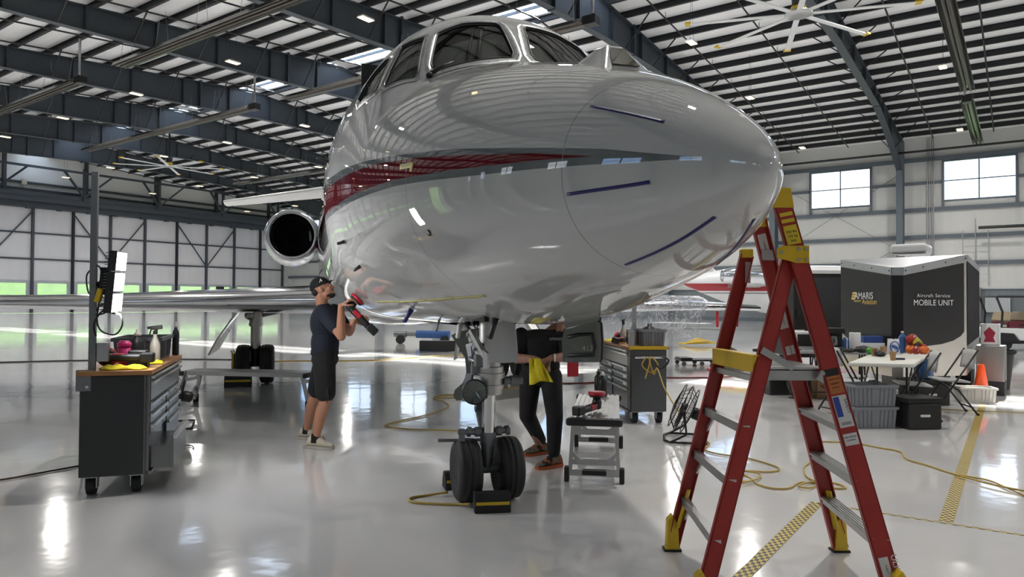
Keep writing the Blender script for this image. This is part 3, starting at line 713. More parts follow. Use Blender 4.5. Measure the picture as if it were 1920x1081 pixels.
mb = MB(); c = AP(1.703, -.37, .002); mb.lathe([(.008, 0), (.018, .001), (.018, .004), (.008, .005)], 14, c, c-AP(1.703, -.37, -.1)); mb.build('static_port', M['black'], jet)
# ---------------- wings
def airfoil(c, t, n=13):
    xs = [.5*(1-math.cos(PI*i/n)) for i in range(n+1)]
    yt_ = [5*t*(.2969*math.sqrt(x)-.126*x-.3516*x*x+.2843*x**3-.1036*x**4) for x in xs]
    return [(x*c, y*c) for x, y in zip(xs[::-1], yt_[::-1])]+[(x*c, -y*c*.85) for x, y in zip(xs[1:-1], yt_[1:-1])]
ST_W = [(.7, 7.25, 4.6, 1.43, .105), (1.3, 7.55, 4.3, 1.43, .105), (4.3, 9.25, 2.75, 1.38, .1), (6., 10.25, 2.2, 1.37, .1), (8.2, 11.55, 1.5, 1.32, .1)]
def wing(sg):
    for part in ('wing', 'slat'):
        rows = []
        for y, s0, c, z, t in ST_W[(0 if part == 'wing' else 1):]:
            if part == 'wing': rows.append([AL(s0+x, sg*y, z+h) for x, h in airfoil(c, t)])
            else:
                P = [q for q in airfoil(c, t, 20) if q[0] < .17*c]; P.sort(key=lambda q: (q[1] < 0, -q[0] if q[1] >= 0 else q[0])); rows.append([AL(s0+x-.012, sg*y, z+h*1.06) for x, h in P])
        mb = MB(); (mb.loft(rows) if part == 'wing' else mb.grid(rows)); mb.build('wing' if part == 'wing' else 'leading_edge_slat', M['jetplain'] if part == 'wing' else M['chrome'], jet)
wing(1); wing(-1)
fa = MB(); rows = []
for i in range(13):
    s = 6.2+6.6*i/12; k = math.sin(PI*i/12)**.5 if 0 < i < 12 else 0.02; rows.append([AL(s, 1.34*k*math.cos(a)*(1 if abs(math.cos(a)) < 1 else 1), 1.5+(.45*k)*math.sin(a)) for a in [2*PI*j/24 for j in range(24)]])
fa.loft(rows); fa.build('wing_fairing', M['jetplain'], jet)
# ---------------- engines, tail
def engine(sg):
    o = AL(12.0, sg*1.72, 2.66); e = MB(); e.lathe([(.37, .35), (.40, .03), (.44, 0), (.475, .03), (.5, .12)], 40, o, (-1, 0, 0), cap=False); root = e.build('engine_inlet', M['chrome'], jet)
    e = MB(); e.lathe([(.5, .12), (.545, .6), (.55, 1.3), (.5, 2.2), (.38, 2.9)], 40, o, (-1, 0, 0), cap=False); e.build('nacelle', M['chrome'], jet)
    e = MB(); e.lathe([(.372, .2), (.36, .6), (.36, .9), (.02, .9)], 32, o, (-1, 0, 0), cap=False); e.lathe([(.001, .55), (.07, .65), (.1, .85)], 16, o, (-1, 0, 0), cap=False); e.build('engine_fan', M['cockpit'], root)
    py = MB(); py.add([AL(12.5, sg*1.0, 2.75), AL(14.3, sg*.8, 2.75), AL(14.3, sg*1.5, 2.7), AL(12.6, sg*1.4, 2.7)], [(0, 1, 2, 3)]); py.build('pylon', M['jetplain'], jet, solid=.2)
engine(1); engine(-1)
hs = MB()
for sg in (1, -1):
    rows = [[AL(s0+x, sg*y, z+h) for x, h in airfoil(c, .1)] for y, s0, c, z in ((.05, 16.0, 2.2, 4.38), (1.4, 16.7, 1.75, 4.22), (3.55, 17.8, 1.05, 3.98))]; hs.loft(rows)
hs.build('tailplane', M['white'], jet)
fn = MB(); rows = [[AL(s0+x, h, z) for x, h in airfoil(c, .1)] for s0, c, z in ((13.2, 4.4, 3.4), (15.4, 3.0, 5.0), (17.3, 1.9, 7.0))]; fn.loft(rows); fn.build('fin', M['jetplain'], jet)
# ---------------- nose gear (measured about its own ground point)
GX, GY_ = W2J(-.175, 5.2, 0).x, W2J(-.175, 5.2, 0).y
def gl_(f, l, z): return V((GX+f, GY_+l, z))       # forward, towards the jet's left, up
def wheel(c, ax, r, w, par, hubm, name='wheel'):
    t = MB(); pr = [(r*.56, -w/2*.82), (r*.7, -w/2), (r*.86, -w/2*.98), (r*.96, -w/2*.78), (r*.985, -w/2*.6), (r*.97, -w*.19), (r, -w*.17), (r, -w*.02), (r*.975, -w*.01), (r*.975, w*.01), (r, w*.02), (r, w*.17), (r*.97, w*.19), (r*.985, w/2*.6), (r*.96, w/2*.78), (r*.86, w/2*.98), (r*.7, w/2), (r*.56, w/2*.82)]
    t.lathe(pr, 44, c, ax); o = t.build('tyre', M['tyre'], par)
    for sg in (1, -1):
        h = MB(); h.lathe([(r*.02, .1*w), (r*.16, .3*w), (r*.2, .14*w), (r*.34, .08*w), (r*.4, .16*w), (r*.5, .34*w), (r*.575, .42*w), (r*.6, .40*w)], 32, c, V(ax)*sg, cap=False)
        for k in range(8):
            a = 2*PI*k/8; R = frame(V(ax)*sg); p = V(c)+R @ V((r*.28*math.cos(a), r*.28*math.sin(a), .1*w)); h.cyl(p, p+V(ax)*sg*.02, .012, n=6)
        h.build('hub', hubm, o)
    return o
NR = .225
for l in (-.155, .155): wheel(gl_(0, l, NR), (0, 1, 0), NR, .17, jet, M['alu'])
g = MB(); g.cyl(gl_(0, -.15, NR), gl_(0, .15, NR), .035); g.cyl(gl_(0, 0, NR), gl_(.02, 0, .42), .036, .05); g.cyl(gl_(.02, 0, .40), gl_(.035, 0, .50), .055, .062); g.build('axle', M['alu_dark'], jet)
g = MB(); g.cyl(gl_(.03, 0, .46), gl_(.05, 0, .86), .048, n=24); g.build('oleo_piston', M['chrome'], jet)
g = MB(); g.cyl(gl_(.045, 0, .78), gl_(.065, 0, .98), .095, .1, 24); g.cyl(gl_(.055, 0, .9), gl_(.06, 0, .94), .112, n=24); g.cyl(gl_(.06, 0, .96), gl_(.085, 0, 1.4), .08, .085, 20); g.cyl(gl_(.05, 0, .82), gl_(.052, 0, .85), .108, n=24); g.build('strut', M['alu'], jet)
g = MB()
for l in (-.13, .13): g.cyl(gl_(.03, l*.4, .50), gl_(.03, l*1.25, .505), .028, .022, 12); g.cyl(gl_(.03, l*1.0, .50), gl_(.03, l*1.2, .505), .036, n=12); g.cyl(gl_(.03, l*.5, .5), gl_(.03, l*.75, .5), .036, n=12)
g.box(gl_(.05, -.2, .485), (.03, .04, .09)); g.cyl(gl_(.05, -.12, .5), gl_(.05, -.23, .51), .018, n=8); g.cyl(gl_(.03, -.16, .5), gl_(.03, .16, .5), .014, n=8); g.build('tow_fitting', M['alu_dark'], jet)
g = MB(); g.cyl(gl_(-.02, -.05, .43), gl_(-.02, -.36, .44), .012, n=8); g.build('tow_pin', M['alu_dark'], jet)
g = MB(); g.bar(gl_(-.06, 0, .46), gl_(-.22, 0, .62), .07, .04); g.bar(gl_(-.22, 0, .62), gl_(-.05, 0, .80), .09, .04); g.build('torque_link', M['alu_dark'], jet)
g = MB(); g.cyl(gl_(.08, .1, .87), gl_(.08, .24, .87), .03, n=10); g.cyl(gl_(.08, .15, .87), gl_(.08, .21, .87), .038, n=10)
for k in range(14):
    a = k*2.4; z = .86+.03*k; g.tube([gl_(.1*math.cos(a), .09*math.sin(a), z), gl_(.12*math.cos(a+.7), .1*math.sin(a+.7)-.02, z+.06), gl_(.1*math.cos(a+1.2), .09*math.sin(a+1.2), z+.15)], .008, 6)
g.box(gl_(.1, -.08, 1.02), (.08, .08, .08)); g.box(gl_(.08, -.11, .95), (.06, .06, .06)); g.cyl(gl_(.1, -.05, 1.1), gl_(.14, -.12, 1.14), .03); g.build('hydraulic_lines', M['alu_dark'], jet)
g = MB(); g.cyl(gl_(.1, -.05, 1.0), gl_(-.5, -.1, 1.32), .03); g.bar(gl_(.09, -.02, 1.02), gl_(.2, -.04, 1.36), .06, .04); g.build('drag_brace', M['jetplain'], jet)
# taxi light
def taxi(c, d):
    g = MB(); g.lathe([(.03, -.09), (.07, -.06), (.088, 0), (.092, .012), (.082, .016)], 24, c, d, cap=False); o = g.build('taxi_light', M['black'], jet); g = MB(); g.lathe([(.001, -.03), (.05, -.01), (.082, .008)], 24, c, d, cap=False); g.build('lamp_reflector', M['chrome'], o)
    g = MB(); g.lathe([(.083, .012), (.05, .02), (.001, .023)], 24, c, d, cap=False); g.build('lens', M['canopy'], o)
taxi(W2J(*(-0.259,5.020,0.805)), W2J(0, 0, 0)-W2J(0, 1, .02)); g = MB(); g.bar(W2J(*(-0.235,5.070,0.783)), gl_(.05, -.02, .86), .04, .05); g.bar(W2J(*(-0.305,5.150,0.919)), W2J(*(-0.328,5.100,0.725)), .05, .02); g.build('lamp_bracket', M['alu_dark'], jet)
# gear doors
def panel(pts, m, th, name, depth_axis=None):
    mb = MB(); mb.add([W2J(*p) for p in pts], [tuple(range(len(pts)))]); return mb.build(name, m, jet, solid=th)
# leg fairing seen from its primed inner side, with the foot that sweeps forward
lf = [(-0.462,5.420,1.183), (-0.397,5.420,1.216), (-0.222,5.420,1.242), (-0.221,5.420,1.054), (-0.281,5.420,0.932), (-0.296,5.420,0.790), (-0.352,5.420,0.696), (-0.417,5.420,0.687), (-0.442,5.420,0.720), (-0.430,5.420,0.769), (-0.370,5.420,0.822), (-0.342,5.420,0.891), (-0.355,5.420,1.013)]
d0 = panel(lf, M['jetgrey'], .025, 'leg_door')
g = MB(); g.bar(W2J(*(-0.315,5.300,1.062)), W2J(*(-0.253,5.250,1.086)), .05, .12); g.tube([W2J(*(-0.312,5.250,1.019)), W2J(*(-0.251,5.220,0.998)), W2J(*(-0.230,5.200,0.953))], .02); g.tube([W2J(*(-0.298,5.270,1.144)), W2J(*(-0.286,5.220,0.951)), W2J(*(-0.257,5.200,0.895))], .008); g.bar(W2J(*(-0.336,5.280,0.818)), W2J(*(-0.336,5.280,0.787)), .02, .02); g.build('door_fittings', M['alu_dark'], d0)
fp = [(-0.157,4.780,1.292), (0.012,4.740,1.326), (0.023,4.740,1.283), (0.038,4.740,1.141), (0.042,4.740,1.042), (-0.050,4.760,1.032), (-0.148,4.780,1.037), (-0.159,4.780,1.173)]
panel(fp, M['jetplain'], .02, 'front_door')
panel([(-0.189,4.820,1.116), (-0.156,4.800,1.093), (-0.155,4.800,0.992), (-0.185,4.820,0.990)], M['jetplain'], .03, 'door_link')
g = MB(); g.bar(W2J(*(-0.290,5.050,1.236)), W2J(*(-0.181,4.900,1.063)), .035, .03); g.build('door_strut', M['jetplain'], jet)
panel([(-0.394,5.600,1.259), (-0.427,5.600,1.242), (-0.456,5.620,0.975), (-0.431,5.620,0.988), (-0.401,5.600,1.124)], M['jetplain'], .03, 'bay_door'); 
sd = [(0.322,4.350,1.273), (0.515,4.300,1.335), (0.538,4.300,1.315), (0.545,4.300,1.206), (0.542,4.300,1.102), (0.533,4.300,1.086), (0.317,4.350,1.080), (0.310,4.360,1.200)]
d1 = panel(sd, M['jetgrey'], .025, 'side_door')
g = MB(); e_ = [W2J(*p) for p in sd]; g.tube(e_[1:5]+e_[5:6], .014, 6); g.tube([W2J(*(0.341,4.330,1.228)), W2J(*(0.407,4.310,1.246)), W2J(*(0.486,4.290,1.251)), W2J(*(0.502,4.290,1.174)), W2J(*(0.493,4.290,1.128)), W2J(*(0.348,4.330,1.118))], .011, 6); g.build('door_seal', M['black'], d1)
g = MB(); g.bar(W2J(*(0.322,4.340,1.091)), W2J(*(0.532,4.290,1.097)), .02, .03)
for x in range(6): g.ell(W2J(*(0.340,4.320,1.093))+(W2J(*(0.511,4.280,1.097))-W2J(*(0.340,4.320,1.093)))*x/5, .006, n=6, m=4)
g.build('door_hinge', M['alu_dark'], d1)
dv = W2J(1, 0, 0)-W2J(0, 0, 0)
text('413', .045, M['alu'], d1, W2J(*(0.425,4.290,1.151)), dv, (0, 0, 1), 'stencil')
panel([(0.318,4.300,1.333), (0.513,4.200,1.394), (0.524,4.240,1.343), (0.328,4.340,1.287)], M['jetgrey'], .02, 'bay_edge_panel')
# dark well above the opening
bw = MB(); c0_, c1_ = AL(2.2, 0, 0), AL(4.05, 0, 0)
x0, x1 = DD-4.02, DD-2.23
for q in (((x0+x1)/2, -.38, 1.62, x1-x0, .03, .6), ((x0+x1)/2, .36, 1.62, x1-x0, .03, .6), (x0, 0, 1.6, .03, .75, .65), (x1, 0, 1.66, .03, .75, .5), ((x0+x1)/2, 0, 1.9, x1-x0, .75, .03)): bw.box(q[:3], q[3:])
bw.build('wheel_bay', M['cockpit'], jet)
probe(2.2, -1.266, .12, -.1, .016, M['black'], 'temperature_probe')
# red streamer hanging behind the side door
rs = MB(); rs.box(W2J(*(0.484,5.600,0.920)), (.012, .09, .13)); rs.build('warning_streamer', M['red'], jet)
# ---------------- main gear
def main_gear(sg):
    def q(f, l, z): c = AL(10.98, sg*2.27, 0); return V((c.x+f, c.y-sg*l, z))
    for l in (-.19, .19): wheel(q(0, l, .335), (0, 1, 0), .335, .23, jet, M['alu_dark'], 'main_wheel')
    g = MB(); g.cyl(q(0, -.2, .335), q(0, .2, .335), .05); g.cyl(q(0, 0, .3), q(0, 0, .62), .075); g.build('axle', M['black'], jet)
    g = MB(); g.cyl(q(0, 0, .6), q(0, 0, 1.02), .085, n=20); g.cyl(q(0, 0, .98), q(0, 0, 1.34), .11, n=20); g.cyl(q(0, 0, 1.0), q(0, 0, 1.03), .12, n=20); g.ell(q(.1, .1, 1.17), .08); g.build('main_strut', M['alu'], jet)
    g = MB(); g.cyl(q(0, 0, 1.15), q(0, -.75, 1.33), .04); g.build('side_brace', M['alu_dark'], jet)
    g = MB(); g.add([q(.35, .22, 1.33), q(-.35, .22, 1.33), q(-.25, .62, .58), q(.1, .74, .50), q(.3, .6, .75)], [(0, 1, 2, 3, 4)]); g.build('gear_door', M['jetplain'], jet, solid=.025)
main_gear(1); main_gear(-1)

# ================================================================ tool carts and what stands on them
def cart(loc, rz, label, open_drawer=False):
    """local x along the length (toward the far end), y toward the drawers; near end at x = 0, back edge at y = 0"""
    t = thing('tool_cart', label, 'tool cart', loc, rz, 'rolling tool carts')
    Lc, W, z0, z1 = 1.5, .46, .14, .88
    b = MB(); b.bb(0, Lc, 0, W-.03, z0, z1); b.build('cabinet', M['cart'], t, bevel=.008)
    tp = MB(); tp.bb(-.02, Lc+.02, -.02, W+.02, z1, z1+.035); tp.build('worktop', M['wood'], t, bevel=.004)
    ff = MB(); ff.bb(0, Lc, W-.035, W-.015, z0, z1); ff.bb(0, .035, W-.03, W, z0, z1); ff.bb(Lc-.035, Lc, W-.03, W, z0, z1); ff.build('front_frame', M['drawer'], t)
    def drawer(x0, x1, za, zb, out=0.):
        d = MB(); d.bb(x0, x1, W-.02+out, W+.005+out, za, zb)
        if out: d.bb(x0+.02, x1-.02, W-.02, W+out, za, zb-.08)
        o = d.build('drawer', M['drawer'], t, bevel=.003); h = MB(); h.bb(x0, x1, W+.0+out, W+.028+out, zb-.028, zb-.004); h.build('drawer_pull', M['chrome'], o, bevel=.004)
        tg = MB(); tg.bb(x0+.06, x0+.2, W+.005+out, W+.008+out, (za+zb)/2-.02, (za+zb)/2+.02); tg.build('drawer_label', M['paper'], o) if (zb-za) < .13 else None
    drawer(.04, Lc-.04, z1-.045, z1-.005); drawer(.04, Lc-.04, z1-.2, z1-.05)
    zs = [z1-.205-.085*k for k in range(4)]
    for a, c in ((.04, Lc/2-.03), (Lc/2+.03, Lc-.04)):
        for k in range(3): drawer(a, c, zs[k+1]+.004, zs[k])
    drawer(.04, Lc/2-.03, z0+.03, zs[3]); drawer(Lc/2+.03, Lc-.04, z0+.03, zs[3], .16 if open_drawer else 0)
    ba = MB(); ba.bb(0, Lc, W-.02, W+.02, z0, z0+.025); ba.build('kick_rail', M['drawer'], t)
    hd_ = MB(); hd_.tube([(-.0, .06, z1-.09), (-.07, .06, z1-.09), (-.07, W-.06, z1-.09), (-.0, W-.06, z1-.09)], .014) if not open_drawer else None
    if not open_drawer:
        hd_.build('push_handle', M['chrome'], t)
        tr = MB(); tr.bb(-.025, 0, -.0, W, z1+.0, z1+.04); tr.build('top_edge', M['yelplastic'], t)
    for x in (.09, Lc-.09):
        for y in (.07, W-.09):
            c = MB(); c.cyl((x, y-.028, .062), (x, y+.028, .062), .062, n=20); o = c.build('caster', M['blackm'], t); f = MB(); f.bb(x-.04, x+.04, y-.04, y-.034, .05, .14); f.bb(x-.04, x+.04, y+.034, y+.04, .05, .14); f.bb(x-.05, x+.05, y-.045, y+.045, .128, .142); f.cyl((x, y-.045, .062), (x, y+.045, .062), .012, n=8); f.build('caster_fork', M['galv'], o)
    return t
CU = V((-.30, .954, 0)).normalized(); CR = math.atan2(CU.y, CU.x)     # local y must point to the drawers: right of the walking direction
def cart_frame(o, u):
    """matrix with x along u and y to the right of u is left-handed, so the cart is built from its far end"""
    return o
# left cart: drawers face +v = right of u.  x axis runs from the far end back to the near end
CN = V((-2.70, 5.30, 0)); CF = CN+CU*1.5; CV = V((.954, .30, 0)).normalized()
LO = CF-CV*.46; LR = math.atan2(-CU.y, -CU.x)
cartL = cart(LO, LR, 'dark tool cart at left carrying the light pole, near end toward the camera', True)
def LC(x, y, z=.915): c = V((math.cos(LR), math.sin(LR), 0)); s_ = V((-math.sin(LR), math.cos(LR), 0)); return LO+c*x+s_*y+V((0, 0, z))
# pole with bracket (fixed to the cart's near back corner)
PX, PY = 1.46, .07
p = MB(); p.bb(PX-.022, PX+.022, PY-.022, PY+.022, .9, 2.38); p.build('light_pole', M['alu_dark'], cartL, bevel=.003)
p = MB(); p.bb(PX-.02, PX+.045, -.025, .075, .77, .925); o_ = p.build('pole_bracket', M['alu_dark'], cartL, bevel=.004); q = MB(); q.cyl((PX+.045, .05, .8), (PX+.05, .05, .8), .012, n=8); q.build('bolt', M['chrome'], o_)
p = MB(); p.bb(PX-.06, PX+.0, PY+.024, PY+.1, .98, 1.12); o_ = p.build('outlet_box', M['galv'], cartL, bevel=.004)
# LED panel work light clamped on the pole
def world_on(cx, cy, cz): return V((cx, cy, cz))
M['led'] = mat('lit led panel', (1, 1, 1), .4, emit=(1., .96, 1.), estr=16, rvar=0); M['led'].cycles.emission_sampling = 'NONE'
wl = thing('work_light', 'glowing three panel work light clamped to the pole on the left cart', 'light', (-2.961,5.280,1.324), 0)
a_ = V((-2.937,5.280,1.801)); wl0 = V((-2.961,5.280,1.324)); b_ = V((-2.977,5.280,1.340)); ax = (a_-b_); ln0 = ax.length
R = frame(ax, (0, 1, 0)); fx = V((.974, .225, 0)).normalized(); zx = ax.normalized(); yx = zx.cross(fx).normalized(); fx = yx.cross(zx)
for k in range(3):
    c = b_-wl0+ax*((k+.5)/3); RR = Matrix((fx, yx, zx)).transposed(); h = MB(); h.box(c, (.055, .24, ln0/3*.97), RR); o_ = h.build('led_housing', M['black'], wl, bevel=.004)
    f = MB(); f.box(c+fx*.029, (.004, .215, ln0/3*.86), RR); f.build('led_panel', M['led'], o_)
    fn_ = MB()
    for j in range(6): fn_.box(c-fx*.04+zx*((j-2.5)*ln0/3*.14), (.03, .2, .006), RR)
    fn_.build('heat_sink', M['alu_dark'], o_)
h = MB(); h.box(b_-wl0+ax*.5-fx*.075+V((0, 0, 0)), (.05, .06, .2), RR); h.bar(b_-wl0+ax*.5-fx*.08, V((-3.115,5.280,1.521))-wl0, .03, .03); h.build('clamp', M['black'], wl, bevel=.006)
ll = bpy.data.lights.new('led_glow', 'AREA'); ll.energy = 22; ll.size = .2; ll.size_y = .55; ll.shape = 'RECTANGLE'; lo = bpy.data.objects.new('led_glow', ll); COL.objects.link(lo); lo.parent = wl; lo.matrix_local = Matrix((yx, zx, fx)).transposed().to_4x4() @ Matrix.Rotation(PI, 4, 'X') if False else Matrix((yx, zx, fx)).transposed().to_4x4(); lo.location = b_-wl0+ax*.5+fx*.05; lo.rotation_euler = (-fx).to_track_quat('Z', 'Y').to_euler()
c = MB(); c.tube(smooth_path([(-3.063,5.220,1.690), (-3.024,5.200,1.669), (-3.007,5.200,1.599), (-3.017,5.200,1.521)]), .006); c.tube(smooth_path([(-3.075,5.220,1.678), (-3.181,5.300,1.621), (-3.171,5.300,1.501), (-3.096,5.250,1.442)]), .006)
c.tube(smooth_path([(-3.027,5.200,1.423), (-3.041,5.200,1.286), (-3.008,5.200,1.208), (-2.882,5.150,1.184), (-2.829,5.150,1.250), (-2.869,5.200,1.326), (-2.960,5.250,1.336)]), .006); c.tube(smooth_path([(-3.047,5.200,1.169), (-3.064,5.200,1.247), (-3.030,5.200,1.325), (-2.972,5.200,1.384), (-2.961,5.220,1.443)]), .007); c.tube(smooth_path([(-3.053,5.200,1.325), (-3.003,5.200,1.333), (-2.948,5.200,1.365), (-2.972,5.200,1.404), (-3.027,5.200,1.391), (-3.046,5.200,1.352)]), .006)
tag(c.build('power_lead', M['black']), 'black cable looping round the light pole on the left cart', 'cable')
c = MB(); c.bar((-3.002,5.180,1.517), (-3.031,5.180,1.419), .045, .035); tag(c.build('extension_plug', M['yelplastic'], bevel=.006), 'yellow power adapter hanging on the light pole', 'plug')
# bottles, totes and cloths --------------------------------------------------------------
def spray_bottle(loc, label, col, rz=0, hgt=1.):
    t = thing('spray_bottle', label, 'bottle', loc, rz); k = hgt
    b = MB(); b.lathe([(.036, 0), (.04, .008), (.04, .12*k), (.034, .15*k), (.016, .19*k), (.014, .22*k)], 20); b.build('bottle', col, t)
    h = MB(); h.cyl((0, 0, .215*k), (0, 0, .24*k), .018, n=14); h.box((.01, 0, .265*k), (.085, .026, .035), rotm(0, -.12)); h.cyl((-.03, 0, .265*k), (-.06, 0, .262*k), .012, n=8); h.bar((-.03, 0, .26*k), (-.045, 0, .205*k), .014, .01); h.bar((.0, 0, .23*k), (.02, 0, .28*k), .022, .022); h.build('spray_head', M['black'], t, bevel=.003)
    return t
def polish_bottle(loc, label, col=None, capm=None, hgt=.26, r=.04):
    t = thing('polish_bottle', label, 'bottle', loc)
    b = MB(); b.lathe([(r*.9, 0), (r, .006), (r, hgt*.62), (r*.9, hgt*.7), (r*.42, hgt*.8), (r*.4, hgt*.84)], 20); b.build('bottle', col or M['black'], t)
    c = MB(); c.lathe([(r*.5, hgt*.83), (r*.5, hgt*.9), (r*.28, hgt*.91), (r*.25, hgt)], 14); c.build('cap', capm or M['clearb'], t); return t
def tote(loc, rz, size, label, m, lid=False, name='tote_bin', group=None):
    w_, d_, h_ = size; t = thing(name, label, 'bin', loc, rz, group); b = MB(); th = .006; k = .93
    def ring(f, z): return [(-w_/2*f, -d_/2*f, z), (w_/2*f, -d_/2*f, z), (w_/2*f, d_/2*f, z), (-w_/2*f, d_/2*f, z)]
    rows = [ring(k, .0), ring(1, h_), ring(.97, h_), ring(k*.96, .012)]
    b.grid(rows, closed=True, sm=False); b.add(ring(k, 0), [(3, 2, 1, 0)]); b.add(ring(k*.96, .012), [(0, 1, 2, 3)])
    rb = b
    for sy in (-1, 1):
        for i in range(9):
            x = (-.42+.105*i)*w_
            if abs(i-4) < 1: continue
            rb.bar((x*k, sy*(d_/2*k+.004), .02), (x, sy*(d_/2+.001), h_*.86), .012, .012)
    for sx in (-1, 1):
        for i in range(5): y = (-.36+.18*i)*d_; rb.bar((sx*(w_/2*k+.004), y*k, .02), (sx*(w_/2+.001), y, h_*.86), .012, .012)
    b.build('bin', m, t)
    rm = MB(); q = .016
    rm.bb(-w_/2-q, w_/2+q, -d_/2-q, -d_/2+.004, h_-.03, h_); rm.bb(-w_/2-q, w_/2+q, d_/2-.004, d_/2+q, h_-.03, h_); rm.bb(-w_/2-q, -w_/2+.004, -d_/2, d_/2, h_-.03, h_); rm.bb(w_/2-.004, w_/2+q, -d_/2, d_/2, h_-.03, h_); rm.build('rim', m, t)
    if lid: l = MB(); l.bb(-w_/2-.018, w_/2+.018, -d_/2-.018, d_/2+.018, h_, h_+.025); l.bb(-w_/2+.03, w_/2-.03, -d_/2+.03, d_/2-.03, h_+.02, h_+.035); l.build('lid', m, t, bevel=.006)
    return t
def cloth(loc, rz, size, label, seed, fold=.03):
    rr = random.Random(seed); w_, d_ = size; mb = MB(); rows = []; n = 22
    ph = [rr.uniform(0, 6) for _ in range(6)]
    for i in range(n+1):
        r_ = []
        for j in range(n+1):
            u, v = i/n-.5, j/n-.5; e = max(abs(u), abs(v))*2
            x = u*w_*(1+.10*math.sin(v*9+ph[0])+.06*math.sin(v*23+ph[4])); y = v*d_*(1+.12*math.sin(u*8+ph[1])+.07*math.sin(u*19+ph[5]))
            z = fold*(.55+.45*math.sin(u*11+ph[2]+v*4)*math.cos(v*8+ph[3]))*(1-e**5)+.004
            r_.append((x, y, max(.003, z)))
        rows.append(r_)
    mb.grid(rows); o = mb.build('microfibre_cloth', M['yellow'], solid=.004); o.location = loc; o.rotation_euler = (0, 0, rz); return tag(o, label, 'cloth')
def polisher(loc, R4, label):
    """rotary polisher lying along local x, pad facing local z at x = 0"""
    t = thing('polisher', label, 'polisher', loc); t.matrix_world = Matrix.Translation(V(loc)) @ R4
    p = MB(); p.lathe([(.06, .085), (.072, .09), (.075, .105), (.07, .118), (.05, .122)], 28); p.build('pad', M['red'], t)
    p = MB(); p.lathe([(.05, .07), (.065, .078), (.065, .086)], 24); p.build('backing_plate', M['black'], t)
    p = MB(); p.lathe([(.02, -.03), (.038, -.02), (.042, .03), (.03, .07)], 20); p.build('gear_head', M['black'], t)
    p = MB(); p.cap((.03, 0, 0), (.24, 0, -.01), .032, .03, 16); o = p.build('handle', M['black'], t); q = MB(); q.box((.1, 0, .0), (.09, .068, .045)); q.build('red_shell', M['red'], o, bevel=.01)
    p = MB(); p.box((.30, 0, -.005), (.1, .075, .075)); p.build('battery', M['black'], t, bevel=.012)
    return t
ZT_ = .915
tote(LC(.40, .225), LR, (.6, .36, .2), 'dark grey plastic tote bin on the left cart behind the spray bottle', M['tote'])
spray_bottle(LC(.83, .385), 'milky spray bottle with grey trigger on the left cart', M['clearb'], .2, 1.1)
t_ = thing('shaker_bottle', 'pink shaker bottle on the left cart', 'bottle', LC(1.13, .215)); b = MB(); b.lathe([(.036, 0), (.038, .005), (.047, .15)], 20); b.build('bottle', M['pink'], t_); b = MB(); b.lathe([(.05, .15), (.052, .17), (.05, .185), (.035, .19), (.034, .2), (.0, .2)], 20); b.build('lid', M['pink'], t_)
polish_bottle(LC(.98, .28), 'tall black polish bottle with a white nozzle beside the pink shaker', None, None, .28, .055)
polish_bottle(LC(.03, .43, .917), 'black polish bottle whose white nozzle shows above the left tote bin', None, None, .31, .03)
t_ = thing('battery_charger', 'black battery charger with yellow contacts on the left cart', 'charger', LC(1.2, .33), .2); b = MB(); b.box((0, 0, .065), (.15, .09, .13), None, 0, .92); b.build('charger_body', M['black'], t_, bevel=.012); b = MB()
for i in range(2):
    for j in range(2): b.bb(-.03+.045*i, -.022+.045*i, -.05, -.045, .05+.02*j, .056+.02*j)
b.build('contacts', M['yelplastic'], t_)
cloth(LC(1.425, .27, .917), .2, (.3, .12), 'yellow cloth nearest the corner of the left cart', 3, .035)
cloth(LC(.98, .40, .917), .5, (.13, .1), 'yellow cloth at the foot of the milky spray bottle on the left cart', 5, .03)
polisher(LC(1.29, .11, .993), Matrix.Rotation(.3, 4, 'Z') @ Matrix.Rotation(-PI*.5, 4, 'X'), 'dark red polisher lying on the left cart beside the light pole')
# right cart ------------------------------------------------------------------------------
RU = V((-.11, .99, 0)).normalized(); RV = V((-.99, -.11, 0)).normalized()
RN = V((1.85, 8.46, 0)); RR_ = math.atan2(RU.y, RU.x)
cartR = cart(RN, RR_, 'grey tool cart behind the work platform with a yellow coil on its handle')
for o_ in cartR.children:
    if o_.name.startswith('cabinet'): o_.data.materials[0] = M['cart2']
def RC(x, y, z=.915): c = V((math.cos(RR_), math.sin(RR_), 0)); s_ = V((-math.sin(RR_), math.cos(RR_), 0)); return RN+c*x+s_*y+V((0, 0, z))
p = MB(); p.bb(.25, .295, .3, .345, .7, 2.1); p.build('light_pole', M['galv'], cartR)
tote(RC(.22, .145, .917), RR_+PI/2, (.27, .38, .2), 'light grey plastic tote bin on the right tool cart', M['totel'])
spray_bottle(RC(.85, .3), 'milky spray bottle with black trigger on the right tool cart', M['clearb'], 1.2, 1.1)
t_ = thing('speaker', 'black box with a round red dial on the right tool cart', 'speaker', RC(.55, .25), RR_+PI/2); b = MB(); b.box((0, 0, .09), (.16, .12, .18)); b.build('speaker_body', M['black'], t_, bevel=.015); b = MB(); b.lathe([(.045, .0), (.045, .006), (.03, .01), (.0, .01)], 20, (0, -.06, .1), (0, -1, 0)); b.build('dial', M['red'], t_)
polisher(RC(.66, .34, .965), Matrix.Rotation(RR_+2.5, 4, 'Z') @ Matrix.Rotation(PI*.42, 4, 'X'), 'red and black polisher lying on the right tool cart')
cloth(RC(1.15, .35, .917), .4, (.22, .18), 'crumpled yellow cloth at the far end of the right tool cart', 8, .03)
